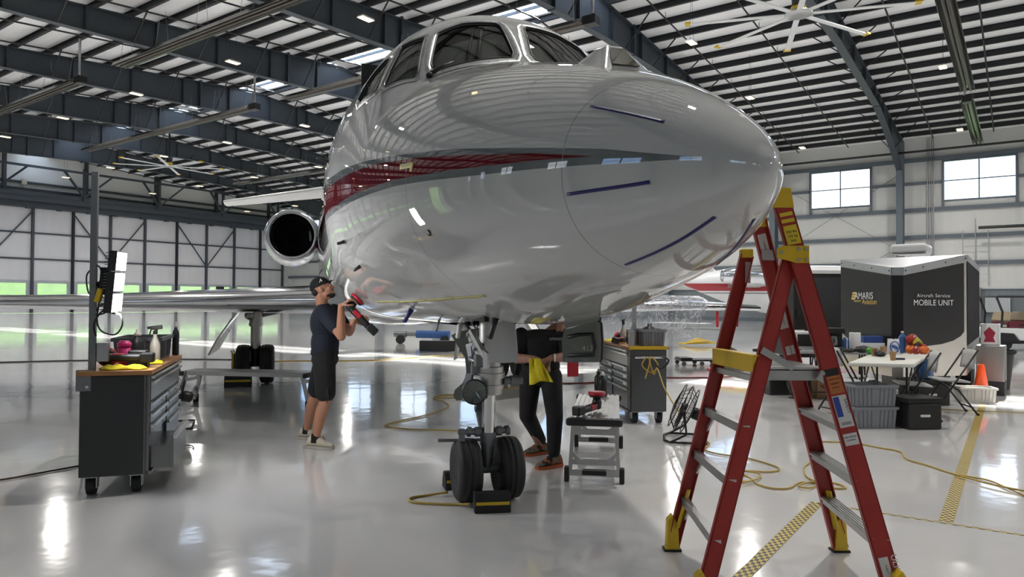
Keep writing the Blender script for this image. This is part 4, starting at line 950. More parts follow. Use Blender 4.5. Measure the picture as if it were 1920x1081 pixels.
c = MB(); c.tube(smooth_path([RC(-.09, .28, .80), RC(-.1, .33, .7), RC(-.1, .22, .62), RC(-.1, .14, .7), RC(-.09, .22, .80), RC(-.11, .25, .7), RC(-.12, .3, .55)]), .009); c.tube(smooth_path([RC(-.09, .25, .8), RC(-.12, .2, .6), (1.702,8.300,0.671), (1.741,8.100,0.478), (1.799,7.900,0.325), (1.805,7.600,0.254)]), .008); tag(c.build('extension_lead', M['cord']), 'yellow cord coiled on the right tool cart handle and hanging down to the floor fan', 'cord')
c = MB(); c.tube(smooth_path([RC(-.09, .08, .8), RC(-.13, .02, .76), RC(-.12, .1, .66), RC(-.1, .16, .7)]), .012); tag(c.build('power_lead', M['black']), 'short black cable looped over the right tool cart handle', 'cable')
t_ = MB(); t_.lathe([(.1, 0), (.1, .12), (.08, .2), (.03, .22), (.03, .25)], 16); o_ = tag(t_.build('suction_base', M['black']), 'black round suction cup base in the right tote bin', 'base'); o_.location = RC(.2, .15, .932)
t_ = MB(); t_.box((0, 0, .09), (.07, .07, .18)); t_.tube([(0, 0, .18), (.02, 0, .25), (.05, 0, .3)], .01); o_ = tag(t_.build('caulk_bottle', M['galv'], bevel=.01), 'small grey bottle with a bent nozzle beside the right tote bin', 'bottle'); o_.location = RC(.06, .42, .917)
# ---------------------------------------------------------------- work platforms
def platform(loc, rz, L, W, H_, label, splay=.0):
    t = thing('work_platform', label, 'work platform', loc, rz, 'aluminium work platforms')
    d = MB(); d.bb(-L/2, L/2, -W/2, W/2, H_-.055, H_-.008)
    for i in range(9): y = -W/2+.02+(W-.04)*i/8; d.bb(-L/2+.03, L/2-.03, y-.013, y+.013, H_-.01, H_)
    d.build('deck', M['alu'], t)
    for sx in (-1, 1):
        e = MB(); e.box((sx*(L/2-.01), 0, H_-.033), (.07, W+.05, .06)); e.build('end_cap', M['black'], t, bevel=.018)
        lg = MB(); x0 = sx*(L/2-.06); x1 = sx*(L/2-.06+splay)
        for sy in (-1, 1): lg.bar((x0, sy*(W/2-.03), H_-.06), (x1, sy*(W/2-.005), .06), .045, .03, (0, 1, 0))
        for z, k in ((H_-.12, .2), (.16, .75)):
            x = x0+(x1-x0)*k; lg.bar((x, -W/2+.02, z), (x, W/2-.02, z), .03, .04)
        for sy in (-1, 1):
            for z, dz, k in ((H_-.12, .06, .2), (.16, .07, .75)): x = x0+(x1-x0)*k; lg.bar((x, sy*(W/2-.09), z), (x, sy*(W/2-.02), z+dz), .025, .03)
        lg.bar((x1, -W/2-.0, .075), (x1, W/2+.0, .075), .04, .05); o = lg.build('leg_frame', M['alu'], t)
        ft = MB(); [ft.bb(x1-.035, x1+.035, sy*(W/2+.02)-.02, sy*(W/2+.02)+.02, 0, .12) for sy in (-1, 1)]; ft.bb(x1-.022, x1+.022, -.1, .1, .055, .1); ft.build('rubber_feet', M['blackm'], o, bevel=.008)
    return t
PA = V((.665, 5.68, 0)); PB = V((.875, 7.1, 0)); pm = (PA+PB)/2
platform(pm, math.atan2(PB.y-PA.y, PB.x-PA.x), 1.5, .4, .52, 'low aluminium work platform beside the nose gear, end toward the camera')
platform(V((-3.53, 9.6, 0)), -.12, 1.75, .42, .48, 'low aluminium work platform behind the man in front of the main wheels', .1)
platform(V((5.75, 22.6, 0)), -.1, 2.1, .42, .62, 'distant aluminium work platform beside the yellow stand', .12)
polisher(V((0.722,5.992,0.570)), Matrix.Rotation(-2.2, 4, 'Z'), 'red padded polisher standing on the work platform by the nose gear')
polish_bottle(V((0.897,6.975,0.520)), 'black polish bottle with a white nozzle on the right work platform', None, None, .24, .045)
polish_bottle(V((0.875,7.133,0.520)), 'black polish bottle half hidden behind another on the work platform', None, M['black'], .25, .042)
# ---------------------------------------------------------------- wheel chocks
def chock(loc, rz, label, L=.2, h=.1):
    t = thing('wheel_chock', label, 'wheel chock', loc, rz, 'black rubber wheel chocks'); w_ = .15
    c = MB(); c.prism([(-w_/2, 0), (w_/2, 0), (w_/2*.86, h*.55), (w_*.22, h), (-w_*.22, h), (-w_/2*.86, h*.55)], (0, 0, 0), (0, 1, 0), (0, 0, 1), L); c.build('chock_body', M['blackm'], t, bevel=.006)
    for sg in (-1, 1): s_ = MB(); s_.bar((-L/2+.01, sg*w_*.47, h*.5), (L/2-.01, sg*w_*.47, h*.5), .004, h*.16); s_.build('stripe', M['yelplastic'], t)
    return t
ORG = mat('worn orange paint', (.35, .14, .02), .6)
chock(V((-.13, 4.93, 0)), .14, 'black rubber chock in front of the nose wheels', .25, .13); chock(V((-.41, 5.52, 0)), .28, 'black rubber chock behind the left nose wheel', .22, .13); chock(V((-4.52, 11.75, 0)), .25, 'black rubber chock in front of the left main wheels', .42, .2)
# ---------------------------------------------------------------- cords on the floor
def cord(pts, label, m=None, r=.0075, name='extension_lead'):
    c = MB(); c.tube(smooth_path(pts, 5), r, 6); return tag(c.build(name, m or M['cord']), label, 'cord')
cord([(-1.005,5.211,0.012), (-0.452,5.371,0.020)][:0] or [(-0.464,5.273,0.030), (-0.620,5.257,0.010), (-0.727,5.183,0.010), (-0.706,5.088,0.010), (-0.537,5.039,0.010), (-0.385,5.029,0.010), (-0.280,4.974,0.030)], 'black and yellow rope joining the two nose wheel chocks', None, .009, 'chock_tether')
cord([(0.237,12.017,0.010), (-0.246,11.420,0.010), (-0.728,10.939,0.010), (-1.075,10.798,0.010), (-1.149,10.440,0.010), (-0.961,10.118,0.010), (-0.855,9.615,0.010), (-1.062,8.934,0.010), (-1.275,8.565,0.010), (-1.428,8.263,0.010), (-1.409,8.089,0.010), (-1.120,7.932,0.010), (-0.699,7.883,0.010), (-0.339,7.768,0.010), (-0.129,7.417,0.010)], 'yellow cord looping over the floor behind the nose wheel')
cord([(-0.157,11.212,0.020), (-0.620,10.508,0.020), (-1.007,10.431,0.020), (-1.137,10.541,0.020), (-0.871,10.672,0.020), (-0.446,11.066,0.020)], 'second yellow cord strand bunched behind the nose strut')
cord([(1.995,7.432,0.010), (2.027,7.267,0.010), (1.897,6.951,0.010), (1.962,6.760,0.010), (2.182,6.584,0.010), (2.321,6.290,0.010), (2.313,6.132,0.010), (2.187,6.052,0.010), (2.017,6.085,0.010), (1.900,6.120,0.010)], 'yellow cord running from the floor fan to the coil by the ladder')
cord([(1.887,6.078,0.020), (2.068,5.970,0.020), (2.029,5.808,0.020), (1.884,5.684,0.020), (1.776,5.749,0.020), (1.838,5.891,0.020), (1.922,5.799,0.030), (1.925,5.680,0.030), (1.791,5.593,0.030), (1.772,5.706,0.035), (1.901,5.867,0.035), (1.934,5.731,0.030), (1.955,5.643,0.010), (2.035,5.517,0.010), (2.167,5.536,0.010), (2.317,5.702,0.010), (2.432,5.672,0.010), (2.326,5.521,0.015), (2.242,5.547,0.020), (2.394,5.681,0.020), (2.590,5.692,0.010), (2.612,5.547,0.010), (2.502,5.545,0.010), (2.461,5.739,0.010), (2.456,5.913,0.010), (2.572,6.237,0.010), (2.708,6.426,0.010)], 'coiled yellow cord lying between the ladder legs')
cord([(3.214,7.389,0.010), (3.522,7.317,0.010), (3.676,7.084,0.010), (3.783,6.912,0.010), (3.663,6.584,0.010), (3.711,6.330,0.010), (3.755,6.021,0.010), (3.897,5.828,0.010), (3.887,5.564,0.010), (3.850,5.128,0.010)], 'yellow cord winding right across the checkered tape')
cord([(3.729,5.979,0.020), (3.770,5.768,0.020), (3.851,5.572,0.020), (3.997,5.377,0.020)], 'second strand of yellow cord leaving at the right edge')
cord([(-4.204,5.515,0.010), (-4.030,5.618,0.010), (-3.858,5.866,0.010), (-3.724,6.077,0.010), (-3.714,6.196,0.010), (-3.579,5.909,0.200), (-3.231,5.339,0.600), (-3.458,5.750,0.750)], 'dark cord climbing up the back of the left cart', mat('dark brown cord', (.07, .03, .015), .6))
cord([(-3.216,6.886,0.010), (-3.186,6.988,0.010), (-3.123,6.965,0.010), (-3.058,6.866,0.010)], 'short dark cord end on the floor beside the left cart', M['black'], .006)
cord([(-11.653,15.526,0.010), (-10.206,16.190,0.010), (-8.312,16.786,0.010), (-6.421,16.787,0.010)], 'thin dark hose lying across the floor under the left wing', M['black'], .018, 'air_hose')
cord([(-5.538,16.414,0.010), (-4.978,16.603,0.010), (-3.999,16.681,0.010), (-3.064,17.056,0.010), (-2.165,18.108,0.010), (-1.282,18.718,0.010)], 'thin yellow cord lying far off across the floor under the belly', None, .014)
cord([(0.480,12.499,0.010), (0.946,12.445,0.010), (1.530,12.642,0.010), (2.426,13.394,0.010), (3.783,13.571,0.010), (4.894,14.131,0.010), (5.852,14.399,0.010)], 'dark red air hose lying across the floor behind the carts', mat('dark red hose', (.16, .01, .015), .5), .012, 'air_hose')
cord([(5.726,9.763,0.010), (6.086,9.636,0.010), (6.394,9.556,0.010), (7.034,9.358,0.010)], 'thin yellow cord in the sunlit patch by the white crate', None, .006)
# ---------------------------------------------------------------- floor fans
def floor_fan(loc, rz, label, tilt=.35, r=.27):
    t = thing('floor_fan', label, 'fan', loc, rz, 'black floor fans'); R = rotm(-tilt, 0, 0); c = V((0, 0, r+.08))
    g = MB()
    for z, rr in ((-.07, r*.96), (0, r), (.07, r*.96)): g.tube([c+R @ V((rr*math.cos(a), z, rr*math.sin(a))) for a in [2*PI*k/36 for k in range(36)]], .006, 6, closed=True)
    for sg in (-1, 1):
        for f in (.3, .5, .72): g.tube([c+R @ V((r*f*math.cos(a), sg*(.07+.035*(1-f)), r*f*math.sin(a))) for a in [2*PI*k/28 for k in range(28)]], .003, 4, closed=True)
        for k in range(20): a = 2*PI*k/20; g.tube([c+R @ V((.03*math.cos(a), sg*.105, .03*math.sin(a))), c+R @ V((r*.6*math.cos(a), sg*.088, r*.6*math.sin(a))), c+R @ V((r*math.cos(a), 0, r*math.sin(a)))], .0025, 4)
    g.build('cage', M['black'], t)
    b = MB()
    for k in range(3):
        a0 = k*2*PI/3; rows = []
        for i in range(6):
            a = a0+.9*i/5; rows.append([c+R @ V((q*math.cos(a), .03*(i/5-.5)+.0, q*math.sin(a))) for q in (.05, r*.45, r*.86)])
        b.grid(rows)
    b.lathe([(.05, -.03), (.055, .03)], 14, c, R @ V((0, 1, 0))); b.build('fan_blades', M['black'], t, solid=.003)
    m_ = MB(); m_.lathe([(.05, .09), (.065, .12), (.06, .2), (.03, .22)], 16, c, R @ V((0, 1, 0))); m_.build('motor', M['black'], t)
    s = MB(); s.tube([(-r-.03, 0, r+.08), (-r-.03, .02, .1), (-r-.02, -.14, .014), (-r*.6, -.2, .014), (r*.6, -.2, .014), (r+.02, -.14, .014), (r+.03, .02, .1), (r+.03, 0, r+.08)], .012, 8); s.tube([(-r-.02, -.14, .014), (-r-.0, .22, .014), (r, .22, .014), (r+.02, -.14, .014)], .012, 8)
    for sx in (-1, 1): s.cyl((sx*(r-.01), 0, r+.08), (sx*(r+.05), 0, r+.08), .016, n=8)
    s.build('stand', M['black'], t); return t
floor_fan(V((1.82, 7.5, 0)), -1.78, 'black floor fan tilted back beside the right tool cart', .42, .25)
floor_fan(V((-3.84, 8.05, 0)), -1.2, 'black floor fan half hidden behind the left tool cart', .25, .29)
# ---------------------------------------------------------------- tow bar, dark beam, creeper, far stand
t_ = thing('tow_bar', 'grey and blue tow bar lying under the belly', 'tow bar', V((-2.789,23.289,0.000))); c = MB(); z = .32; c.cyl((-1.0, .3, z), (.5, 0, z), .07); c.cyl((-1.1, .33, z), (-.7, .22, z), .1); c.build('bar', M['alu_dark'], t_); c = MB(); c.cyl((-.35, .17, z), (.75, -.05, z), .13, n=16); c.build('sleeve', mat('blue steel paint', (.02, .08, .25), .4), t_); c = MB()
for x, y in ((-.9, .28), (.6, -.02)): c.cyl((x, y-.15, .14), (x, y+.15, .14), .14, n=16); c.bar((x, y, .14), (x, y, z), .05, .05)
c.build('wheel', M['blackm'], t_)
c = MB(); c.box((0, 0, .16), (2.2, .2, .3)); o_ = tag(c.build('ramp_beam', M['black'], bevel=.02), 'long black beam lying on the floor behind the nose gear', 'beam'); o_.location = V((-1.492,20.009,0.000))
def creeper(loc, rz):
    t = thing('creeper', 'low black mechanic creeper lying behind the ladder', 'creeper', loc, rz); d = MB(); d.bb(-.5, .5, -.25, .25, .1, .14); d.bb(-.48, -.2, -.22, .22, .14, .18); d.build('deck', M['black'], t, bevel=.02)
    w_ = MB()
    for x in (-.42, 0, .42):
        for y in (-.24, .24): w_.cyl((x, y-.02, .05), (x, y+.02, .05), .05, n=12); w_.bar((x, y, .05), (x, y, .11), .02, .03)
    w_.build('casters', M['alu_dark'], t); return t
creeper(V((4.3, 16.35, 0)), .1)
sd0 = thing('yellow_stand', 'yellow tubular stand folded flat on the floor in the distance', 'stand', V((6.05, 23.6, 0)))
c = MB()
for k in range(9): c.cyl((-.45+.1*k, -.25, .05+.015*k), (.2+.06*k, .25, .24-.015*k), .017, n=6)
c.cyl((-.5, 0, .06), (.75, 0, .1), .03, n=6); c.build('tubes', M['yelplastic'], sd0)
st_ = thing('wheeled_stool', 'small black wheeled stool beyond the ladder', 'stool', V((5.2, 14.7, 0))); c = MB(); c.lathe([(.05, .42), (.2, .43), (.2, .48), (.0, .5)], 20); c.build('seat', M['black'], st_); c = MB(); c.cyl((0, 0, .08), (0, 0, .43), .025); [c.bar((0, 0, .1), (.22*math.cos(a), .22*math.sin(a), .07), .03, .02) for a in (0, 1.26, 2.5, 3.77, 5.03)]; [c.ell((.22*math.cos(a), .22*math.sin(a), .035), .035, n=8, m=6) for a in (0, 1.26, 2.5, 3.77, 5.03)]; c.build('base', M['black'], st_)
ys = thing('wheel_stop', 'yellow tube frame beyond the ladder platform', 'stand', V((4.35, 13.4, 0))); c = MB(); c.tube([(-.4, 0, .02), (-.35, 0, .2), (.4, 0, .24), (.6, 0, .12), (.6, 0, .02)], .035); c.tube([(-.4, .3, .02), (-.35, .3, .2), (.4, .3, .24), (.6, .3, .12), (.6, .3, .02)], .035); c.build('tube_frame', M['yelplastic'], ys); c = MB(); c.box((-.35, .15, .16), (.5, .1, .06)); c.build('red_bar', M['red'], ys)

# ================================================================ red platform ladder
lad = thing('step_ladder', 'tall red fibreglass platform ladder with yellow feet beside the jet nose', 'ladder', (1.5, 3.88, 0))
LO_ = V((1.5, 3.88, 0))
def q_(x, y, z): return V((x, y, z))-LO_
YN0, YN1, YF0, YF1 = 3.33, 3.74, 4.17, 4.05
def rail(p0, p1, w, m, name='rail', t=.028):
    """C channel between two points, web facing y"""
    p0, p1 = V(p0), V(p1); mb = MB(); d = (p1-p0).normalized(); R = frame(d, (0, 1, 0)); ex = R @ V((1, 0, 0)); ey = R @ V((0, 1, 0)); L = (p1-p0).length
    mb.box((p0+p1)/2, (w, .006, L), R)
    for s in (-1, 1): mb.box((p0+p1)/2+ex*s*(w/2-.003)+ey*(.011 if p0.y < .3 and (p0+LO_).y < 3.9 else -.011), (.006, t, L), R)
    return mb.build(name, m, lad)
def onr(a, b, z): t = (z-a.z)/(b.z-a.z); return a+(b-a)*t
fN0, fN1 = q_(1.82, YN0, .02), q_(1.425, YN1+.01, 2.0)
fF0, fF1 = q_(1.925, YF0, .02), q_(1.40, YF1, 1.93)
rN0, rN1 = q_(.885, YN0-.02, .02), q_(1.47, YN1-.02, 1.72)
rF0, rF1 = q_(.945, YF0, .02), q_(1.345, YF1+.02, 1.72)
for a, b, w_ in ((fN0, fN1, .092), (fF0, fF1, .088), (rN0, rN1, .078), (rF0, rF1, .076)): rail(a, b, w_, M['redfg'])
def bw_(p0, p1, w, h, m, name, par=lad):
    mb = MB(); mb.bar(p0, p1, w, h); return mb.build(name, m, par, bevel=.002)
for z in (.32, .58, .84):
    a, b = onr(fN0, fN1, z), onr(fF0, fF1, z); mb = MB(); mb.bar(a, b, .085, .012); mb.bar(a+V((.03, 0, -.02)), b+V((.03, 0, -.02)), .006, .045); mb.bar(a+V((-.03, 0, -.015)), b+V((-.03, 0, -.015)), .006, .03)
    for k in range(5): mb.bar(a+V((-.032+.016*k, 0, .008)), b+V((-.032+.016*k, 0, .008)), .006, .005)
    mb.build('step', M['alu'], lad)
for z in (.30, .57, .82): 
    a, b = onr(rN0, rN1, z), onr(rF0, rF1, z); mb = MB(); mb.bar(a, b, .035, .045); mb.bar(a+V((.01, .12, -.02)), a+V((.0, .01, -.11)), .012, .02); mb.bar(b+V((.01, -.12, -.02)), b+V((0, -.01, -.11)), .012, .02); mb.build('rear_rung', M['alu'], lad)
zp = 1.11
pa, pb = onr(rN0, rN1, zp), onr(rF0, rF1, zp); pc, pd = onr(fN0, fN1, zp), onr(fF0, fF1, zp)
mb = MB(); x0, x1 = min(pa.x, pb.x)+.02, max(pc.x, pd.x)-.03; y0, y1 = pa.y+.03, pb.y-.03
mb.bb(x0, x1, y0, y1, zp-.005, zp+.006); mb.bb(x0, x1, y0, y0+.008, zp-.055, zp); mb.bb(x0, x1, y1-.008, y1, zp-.055, zp)
for k in range(8): mb.bb(x0, x1, y0+.03+(y1-y0-.06)*k/7-.012, y0+.03+(y1-y0-.06)*k/7+.012, zp+.006, zp+.01)
mb.build('platform', M['alu'], lad)
mb = MB(); mb.bar(pa+V((-.02, .01, .03)), pb+V((-.02, -.01, .03)), .05, .09); mb.build('toe_board', M['yelplastic'], lad, bevel=.004)
mb = MB(); mb.bar(pa+V((-.01, .0, -.05)), pb+V((-.01, .0, -.05)), .03, .03); mb.build('platform_beam', M['alu'], lad)
for a in (pa, pb): mb = MB(); mb.bar(a+V((0, 0, .1)), a+V((.16, .0, .01)), .006, .035); mb.build('platform_brace', M['alu'], lad)
for a in (pc, pd): mb = MB(); mb.bar(a+V((-.06, 0, -.02)), a+V((.02, 0, -.07)), .012, .05); mb.build('platform_bracket', M['alu'], lad)
# top cap, hinge brackets and feet
mb = MB(); mb.prism([(-.06, -.05), (.062, -.05), (.045, .055), (-.04, .06)], fN1+V((0, -.003, .0)), (1, 0, 0), (0, 0, 1), .03); 
for x, z in ((-.04, -.035), (.045, -.035), (.02, .03)): mb.cyl(fN1+V((x, -.02, z)), fN1+V((x, -.015, z)), .006, n=8)
o_ = mb.build('top_cap', M['yelplastic'], lad, bevel=.003); mb = MB(); mb.prism([(-.06, -.05), (.062, -.05), (.045, .055), (-.04, .06)], fF1+V((0, .003, .0)), (1, 0, 0), (0, 0, 1), .03); mb.build('top_cap', M['yelplastic'], lad, bevel=.003)
bN = onr(fN0, fN1, 1.70); mb = MB(); mb.prism([(-.02, -.045), (.05, -.045), (.05, .045), (-.08, .045), (-.115, .03), (-.115, -.02), (-.05, -.035)], bN+V((.005, -.012, .0)), (1, 0, 0), (0, 0, 1), .012)
o_ = mb.build('hinge_bracket', M['yelplastic'], lad, bevel=.002); mb = MB()
for x, z in ((-.0, .028), (.038, .028), (.0, -.028), (.038, -.028), (-.09, .01)): mb.cyl(bN+V((x, -.024, z)), bN+V((x, -.018, z)), .009, n=10)
mb.build('bolts', M['chrome'], o_)
bF = onr(fF0, fF1, 1.70); mb = MB(); mb.box(rF1+V((0, 0, .01)), (.07, .05, .05)); mb.build('hinge_bracket', M['yelplastic'], lad, bevel=.008); mb = MB(); mb.box(bF+V((0, -.01, .02)), (.075, .012, .06)); mb.build('plate', M['alu'], lad)
mb = MB(); mb.box(rF1+V((.005, -.012, -.1)), (.03, .008, .12)); mb.build('plate', M['alu'], lad)
def foot(a, b, sy, sx):
    d = (b-a).normalized(); up = a+d*.22; mb = MB(); t_ = V((0, sy*.02, 0))
    mb.prism([(-.045, 0), (.045, 0), (.038, .02), (.03, .16), (.0, .21), (-.03, .18), (-.036, .03)], V((a.x, a.y, .0))+V((0, 0, -LO_.z)), (1, 0, 0), (d.x/d.z*0, 0, 1), .06); o = mb.build('foot', M['yelplastic'], lad, bevel=.006)
    mb = MB(); mb.box(V((a.x, a.y, .006)), (.1, .07, .012)); mb.build('rubber_pad', M['blackm'], o)
    mb = MB(); mb.bar(a+d*.12+V((0, sy*.02, 0)), a+d*.36+V((0, sy*.05, 0)), .03, .012); mb.build('foot_brace', M['yelplastic'], lad)
foot(fN0, fN1, 1, 1); foot(fF0, fF1, -1, 1); foot(rN0, rN1, 1, -1); foot(rF0, rF1, -1, -1)
# labels stuck on the near front rail
d_ = (fN1-fN0).normalized(); exr = V((0, -1, 0)).cross(d_).normalized(); exr = exr if exr.x > 0 else -exr
def lab(z0, z1, w, m, off=0, a=fN0, b=fN1, name='label', dy=-.0045):
    p0, p1 = onr(a, b, z0), onr(a, b, z1); dd = (p1-p0).normalized(); e = V((dd.z, 0, -dd.x)); mb = MB(); R = Matrix((e, V((0, 1, 0)), dd)).transposed(); mb.box((p0+p1)/2+V((0, dy, 0))+e*off, (w, .0012, (p1-p0).length), R); return mb.build(name, m, lad)
YL = mat('yellow label', (.62, .47, .02), .4); WL = mat('white label', (.6, .6, .58), .4); OL = mat('orange label', (.42, .13, .03), .4); BL = mat('blue label', (.03, .06, .3), .4)
for k in range(3): lab(1.905-.035*k, 1.925-.035*k, .07, YL)
l_ = lab(1.755, 1.835, .074, YL)
def ltx(body, size, z, off, m, rot=False, a=fN0, b=fN1, align='CENTER', dy=-.0055):
    p = onr(a, b, z); dd = (b-a).normalized(); e = V((dd.z, 0, -dd.x)); ex, ey = (e, dd) if not rot else (-dd, e)
    text(body, size, m, lad, p+e*off+V((0, dy, 0)), ex, ey, 'lettering', align, .0003)
ltx('300 lbs', .02, 1.815, 0, M['print']); ltx('136 kg', .02, 1.792, 0, M['print']); ltx('IAA', .02, 1.768, 0, M['print'])
lab(1.085, 1.12, .07, M['print']); lab(1.0, 1.085, .07, OL); ltx('CAUTION', .014, 1.065, 0, M['print']); ltx('LADDER', .012, 1.045, 0, M['print']); ltx('SAFETY', .012, 1.025, 0, M['print'])
lab(.84, .99, .072, WL); lab(.89, .985, .03, BL, -.018, name='label_block', dy=-.0055); ltx('SAFETY', .022, .935, .02, M['print'], True); ltx('IIIIIIIII', .022, .85, 0, M['print'])
lab(.755, .81, .07, WL); ltx('READ BEFORE', .01, .79, 0, M['print']); ltx('CLIMBING', .01, .775, 0, M['print'])
lab(.14, .25, .045, WL, -.012); ltx('ULINE', .042, .2, .026, M['white'], True); ltx('H-2817', .012, .2, -.012, M['print'], True)
for z0, z1 in ((1.70, 1.84), (1.3, 1.4), (1.15, 1.2)): lab(z0, z1, .05, WL, 0, fF0, fF1, dy=-.0045); ltx('WARNING', .011, (z0+z1)/2, 0, M['print'], True, fF0, fF1)
lab(1.25, 1.42, .0, WL) if False else None

# ================================================================ people
def body(name, caps, ells, m, parent, vox=.009, sm=4):
    """one continuous skin: tapered limbs and ellipsoids fused by a voxel remesh"""
    mb = MB()
    for p, q, r0, r1 in caps: mb.cap(p, q, r0, r1, 14)
    for e in ells: mb.ell(e[0], e[1], e[2] if len(e) > 2 else None, 18, 12)
    return mb.build(name, m, parent, remesh=vox, smooth=sm)
def hand(wrist, palm_dir, palm_nrm, curl, parent_list, side=1, scale=1.):
    """returns limb caps of a hand: palm, four unequal fingers bending about the palm normal, thumb"""
    d = V(palm_dir).normalized(); n = V(palm_nrm); n = (n-d*n.dot(d)).normalized(); s = d.cross(n)*side; w = V(wrist); k = scale; C = []
    for i in range(4):
        o = (i-1.5)*.019*k; a = w+d*.02*k+s*o*.7; b = w+d*.088*k+s*o; C.append((a, b, .013*k, .0115*k))
        L = (.040, .046, .043, .033)[i]*k; f = b; dd = d
        for j in range(3):
            c = curl[j] if isinstance(curl, (list, tuple)) else curl; ang = c
            dd = (dd*math.cos(ang)+n*math.sin(ang)).normalized() if True else dd
            e = f+dd*L*(1., .68, .55)[j]; C.append((f, e, (.0095, .0088, .008)[j]*k, (.0088, .008, .0068)[j]*k)); f = e
            n2 = (n-dd*n.dot(dd)); n_ = n2.normalized() if n2.length > 1e-3 else n
            # keep curling in the same plane
            n = n_ if n_.dot(n) > 0 else -n_
        n = V(palm_nrm); n = (n-d*n.dot(d)).normalized()
    t0 = w+d*.03*k-s*.028*k; t1 = t0+(d*.45-s*.75+n*.4).normalized()*.04*k; t2 = t1+(d*.8-s*.15+n*.6).normalized()*.032*k; t3 = t2+(d*.8+s*.2+n*.6).normalized()*.026*k
    C += [(t0, t1, .014*k, .011*k), (t1, t2, .0105*k, .0095*k), (t2, t3, .0093*k, .0075*k)]
    return C
def head_ells(c, f, u, k=1.):
    """head at c looking along f with crown along u"""
    f = V(f).normalized(); u = V(u); u = (u-f*u.dot(f)).normalized(); l = u.cross(f); R = Matrix((f, l, u)).transposed(); c = V(c)
    def e(x, y, z, r): return (c+R @ V((x, y, z))*k, tuple(q*k for q in r), R)
    E = [e(-.012, 0, .03, (.094, .074, .09)), e(.02, 0, -.045, (.068, .058, .075)), e(.052, 0, -.088, (.034, .036, .026)), e(.066, 0, .012, (.022, .05, .018)),
         e(.095, 0, -.028, (.02, .013, .018)), e(.084, 0, -.008, (.016, .011, .026)), e(.078, 0, -.062, (.014, .026, .012)), e(.06, .038, -.03, (.025, .022, .02)), e(.06, -.038, -.03, (.025, .022, .02)),
         e(-.012, .074, -.01, (.018, .009, .032)), e(-.012, -.074, -.01, (.018, .009, .032))]
    return E, R
# ---- man polishing, facing the fuselage
P1 = V((-1.95, 7.0, 0))
man = thing('person', 'man in black cap, navy T-shirt and black shorts polishing the fuselage with both hands raised', 'person', P1)
def p1(x, y, z): return V((x, y, z))-P1
hc = p1(-1.862, 6.97, 1.555); hf = V((.86, .12, .42)); hu = V((-.42, 0, .9))
HE, HR1 = head_ells(hc, hf, hu, 1.0)
shR, shL = p1(-1.82, 6.82, 1.335), p1(-1.80, 7.17, 1.335)
elR, wrR = p1(-1.60, 6.62, 1.10), p1(-1.525, 6.50, 1.365)
elL, wrL = p1(-1.56, 6.98, 1.09), p1(-1.405, 6.70, 1.215)
hipR, hipL = p1(-1.83, 6.93, .86), p1(-1.86, 7.11, .86)
knR, knL = p1(-1.80, 6.90, .475), p1(-1.99, 7.22, .475)
anR, anL = p1(-1.905, 6.93, .09), p1(-2.12, 7.38, .09)
caps = [(p1(-1.87, 7.0, 1.38), hc+V((-.02, 0, -.06)), .062, .056), (shR, elR, .05, .042), (elR, elR+(wrR-elR)*.35, .044, .045), (elR+(wrR-elR)*.35, wrR, .045, .029),
        (shL, elL, .05, .042), (elL, elL+(wrL-elL)*.35, .044, .045), (elL+(wrL-elL)*.35, wrL, .045, .029),
        (hipR, knR, .088, .058), (knR, knR+(anR-knR)*.35+V((-.012, 0, 0)), .056, .06), (knR+(anR-knR)*.35+V((-.012, 0, 0)), anR, .06, .038),
        (hipL, knL, .088, .058), (knL, knL+(anL-knL)*.35+V((-.012, 0, 0)), .056, .06), (knL+(anL-knL)*.35+V((-.012, 0, 0)), anL, .06, .038)]
caps += [(anR, anR+V((.1, -.02, -.05)), .036, .03), (anL, anL+V((.1, -.02, -.05)), .036, .03)]
# torso
te = [(p1(-1.845, 7.0, 1.22), (.115, .17, .17)), (p1(-1.835, 7.0, 1.02), (.11, .15, .16)), (p1(-1.845, 7.02, .88), (.115, .165, .1)), (p1(-1.84, 7.0, 1.33), (.075, .19, .06))]
# tool held against the fuselage
pad = V((-1.419, 6.607, 1.474)); tdir = V((.62, .30, -.72)).normalized()
pn = V((.67, .195, .71)).normalized()
tq = V((.74, .0, -.67)); tq = (tq-pn*tq.dot(pn)).normalized(); ty = pn.cross(tq)
RT = Matrix((tq, ty, pn)).transposed().to_4x4()
tool_o = pad-pn*.13
polisher(tool_o, RT, 'black polisher with red pad held by the man against the fuselage')
gr = tool_o-pn*.0
wrR = gr+(-tq*.055-pn*.05+ty*-.03)-P1; 
gl2 = tool_o+tq*.17; wrL = gl2-P1+(-pn*.075-tq*.05+ty*.02)
elR, elL = p1(-1.60, 6.66, 1.105), p1(-1.60, 6.98, 1.13)
caps[1] = (shR, elR, .05, .042); caps[2] = (elR, elR+(wrR-elR)*.35, .044, .045); caps[3] = (elR+(wrR-elR)*.35, wrR, .045, .029)
caps[4] = (shL, elL, .05, .042); caps[5] = (elL, elL+(wrL-elL)*.35, .044, .045); caps[6] = (elL+(wrL-elL)*.35, wrL, .045, .029)
hr = hand(wrR, (pn*.75+tq*.3+V((0, 0, .25))), tq+ty*.3, (.55, .7, .5), None, 1)
hl = hand(wrL, (pn*.8+tq*.25), (ty*-.5+tq*.7+pn*.1), (.6, .8, .5), None, -1)
body('body', caps+hr+hl, te+HE, M['skin'], man, .0065, 3)
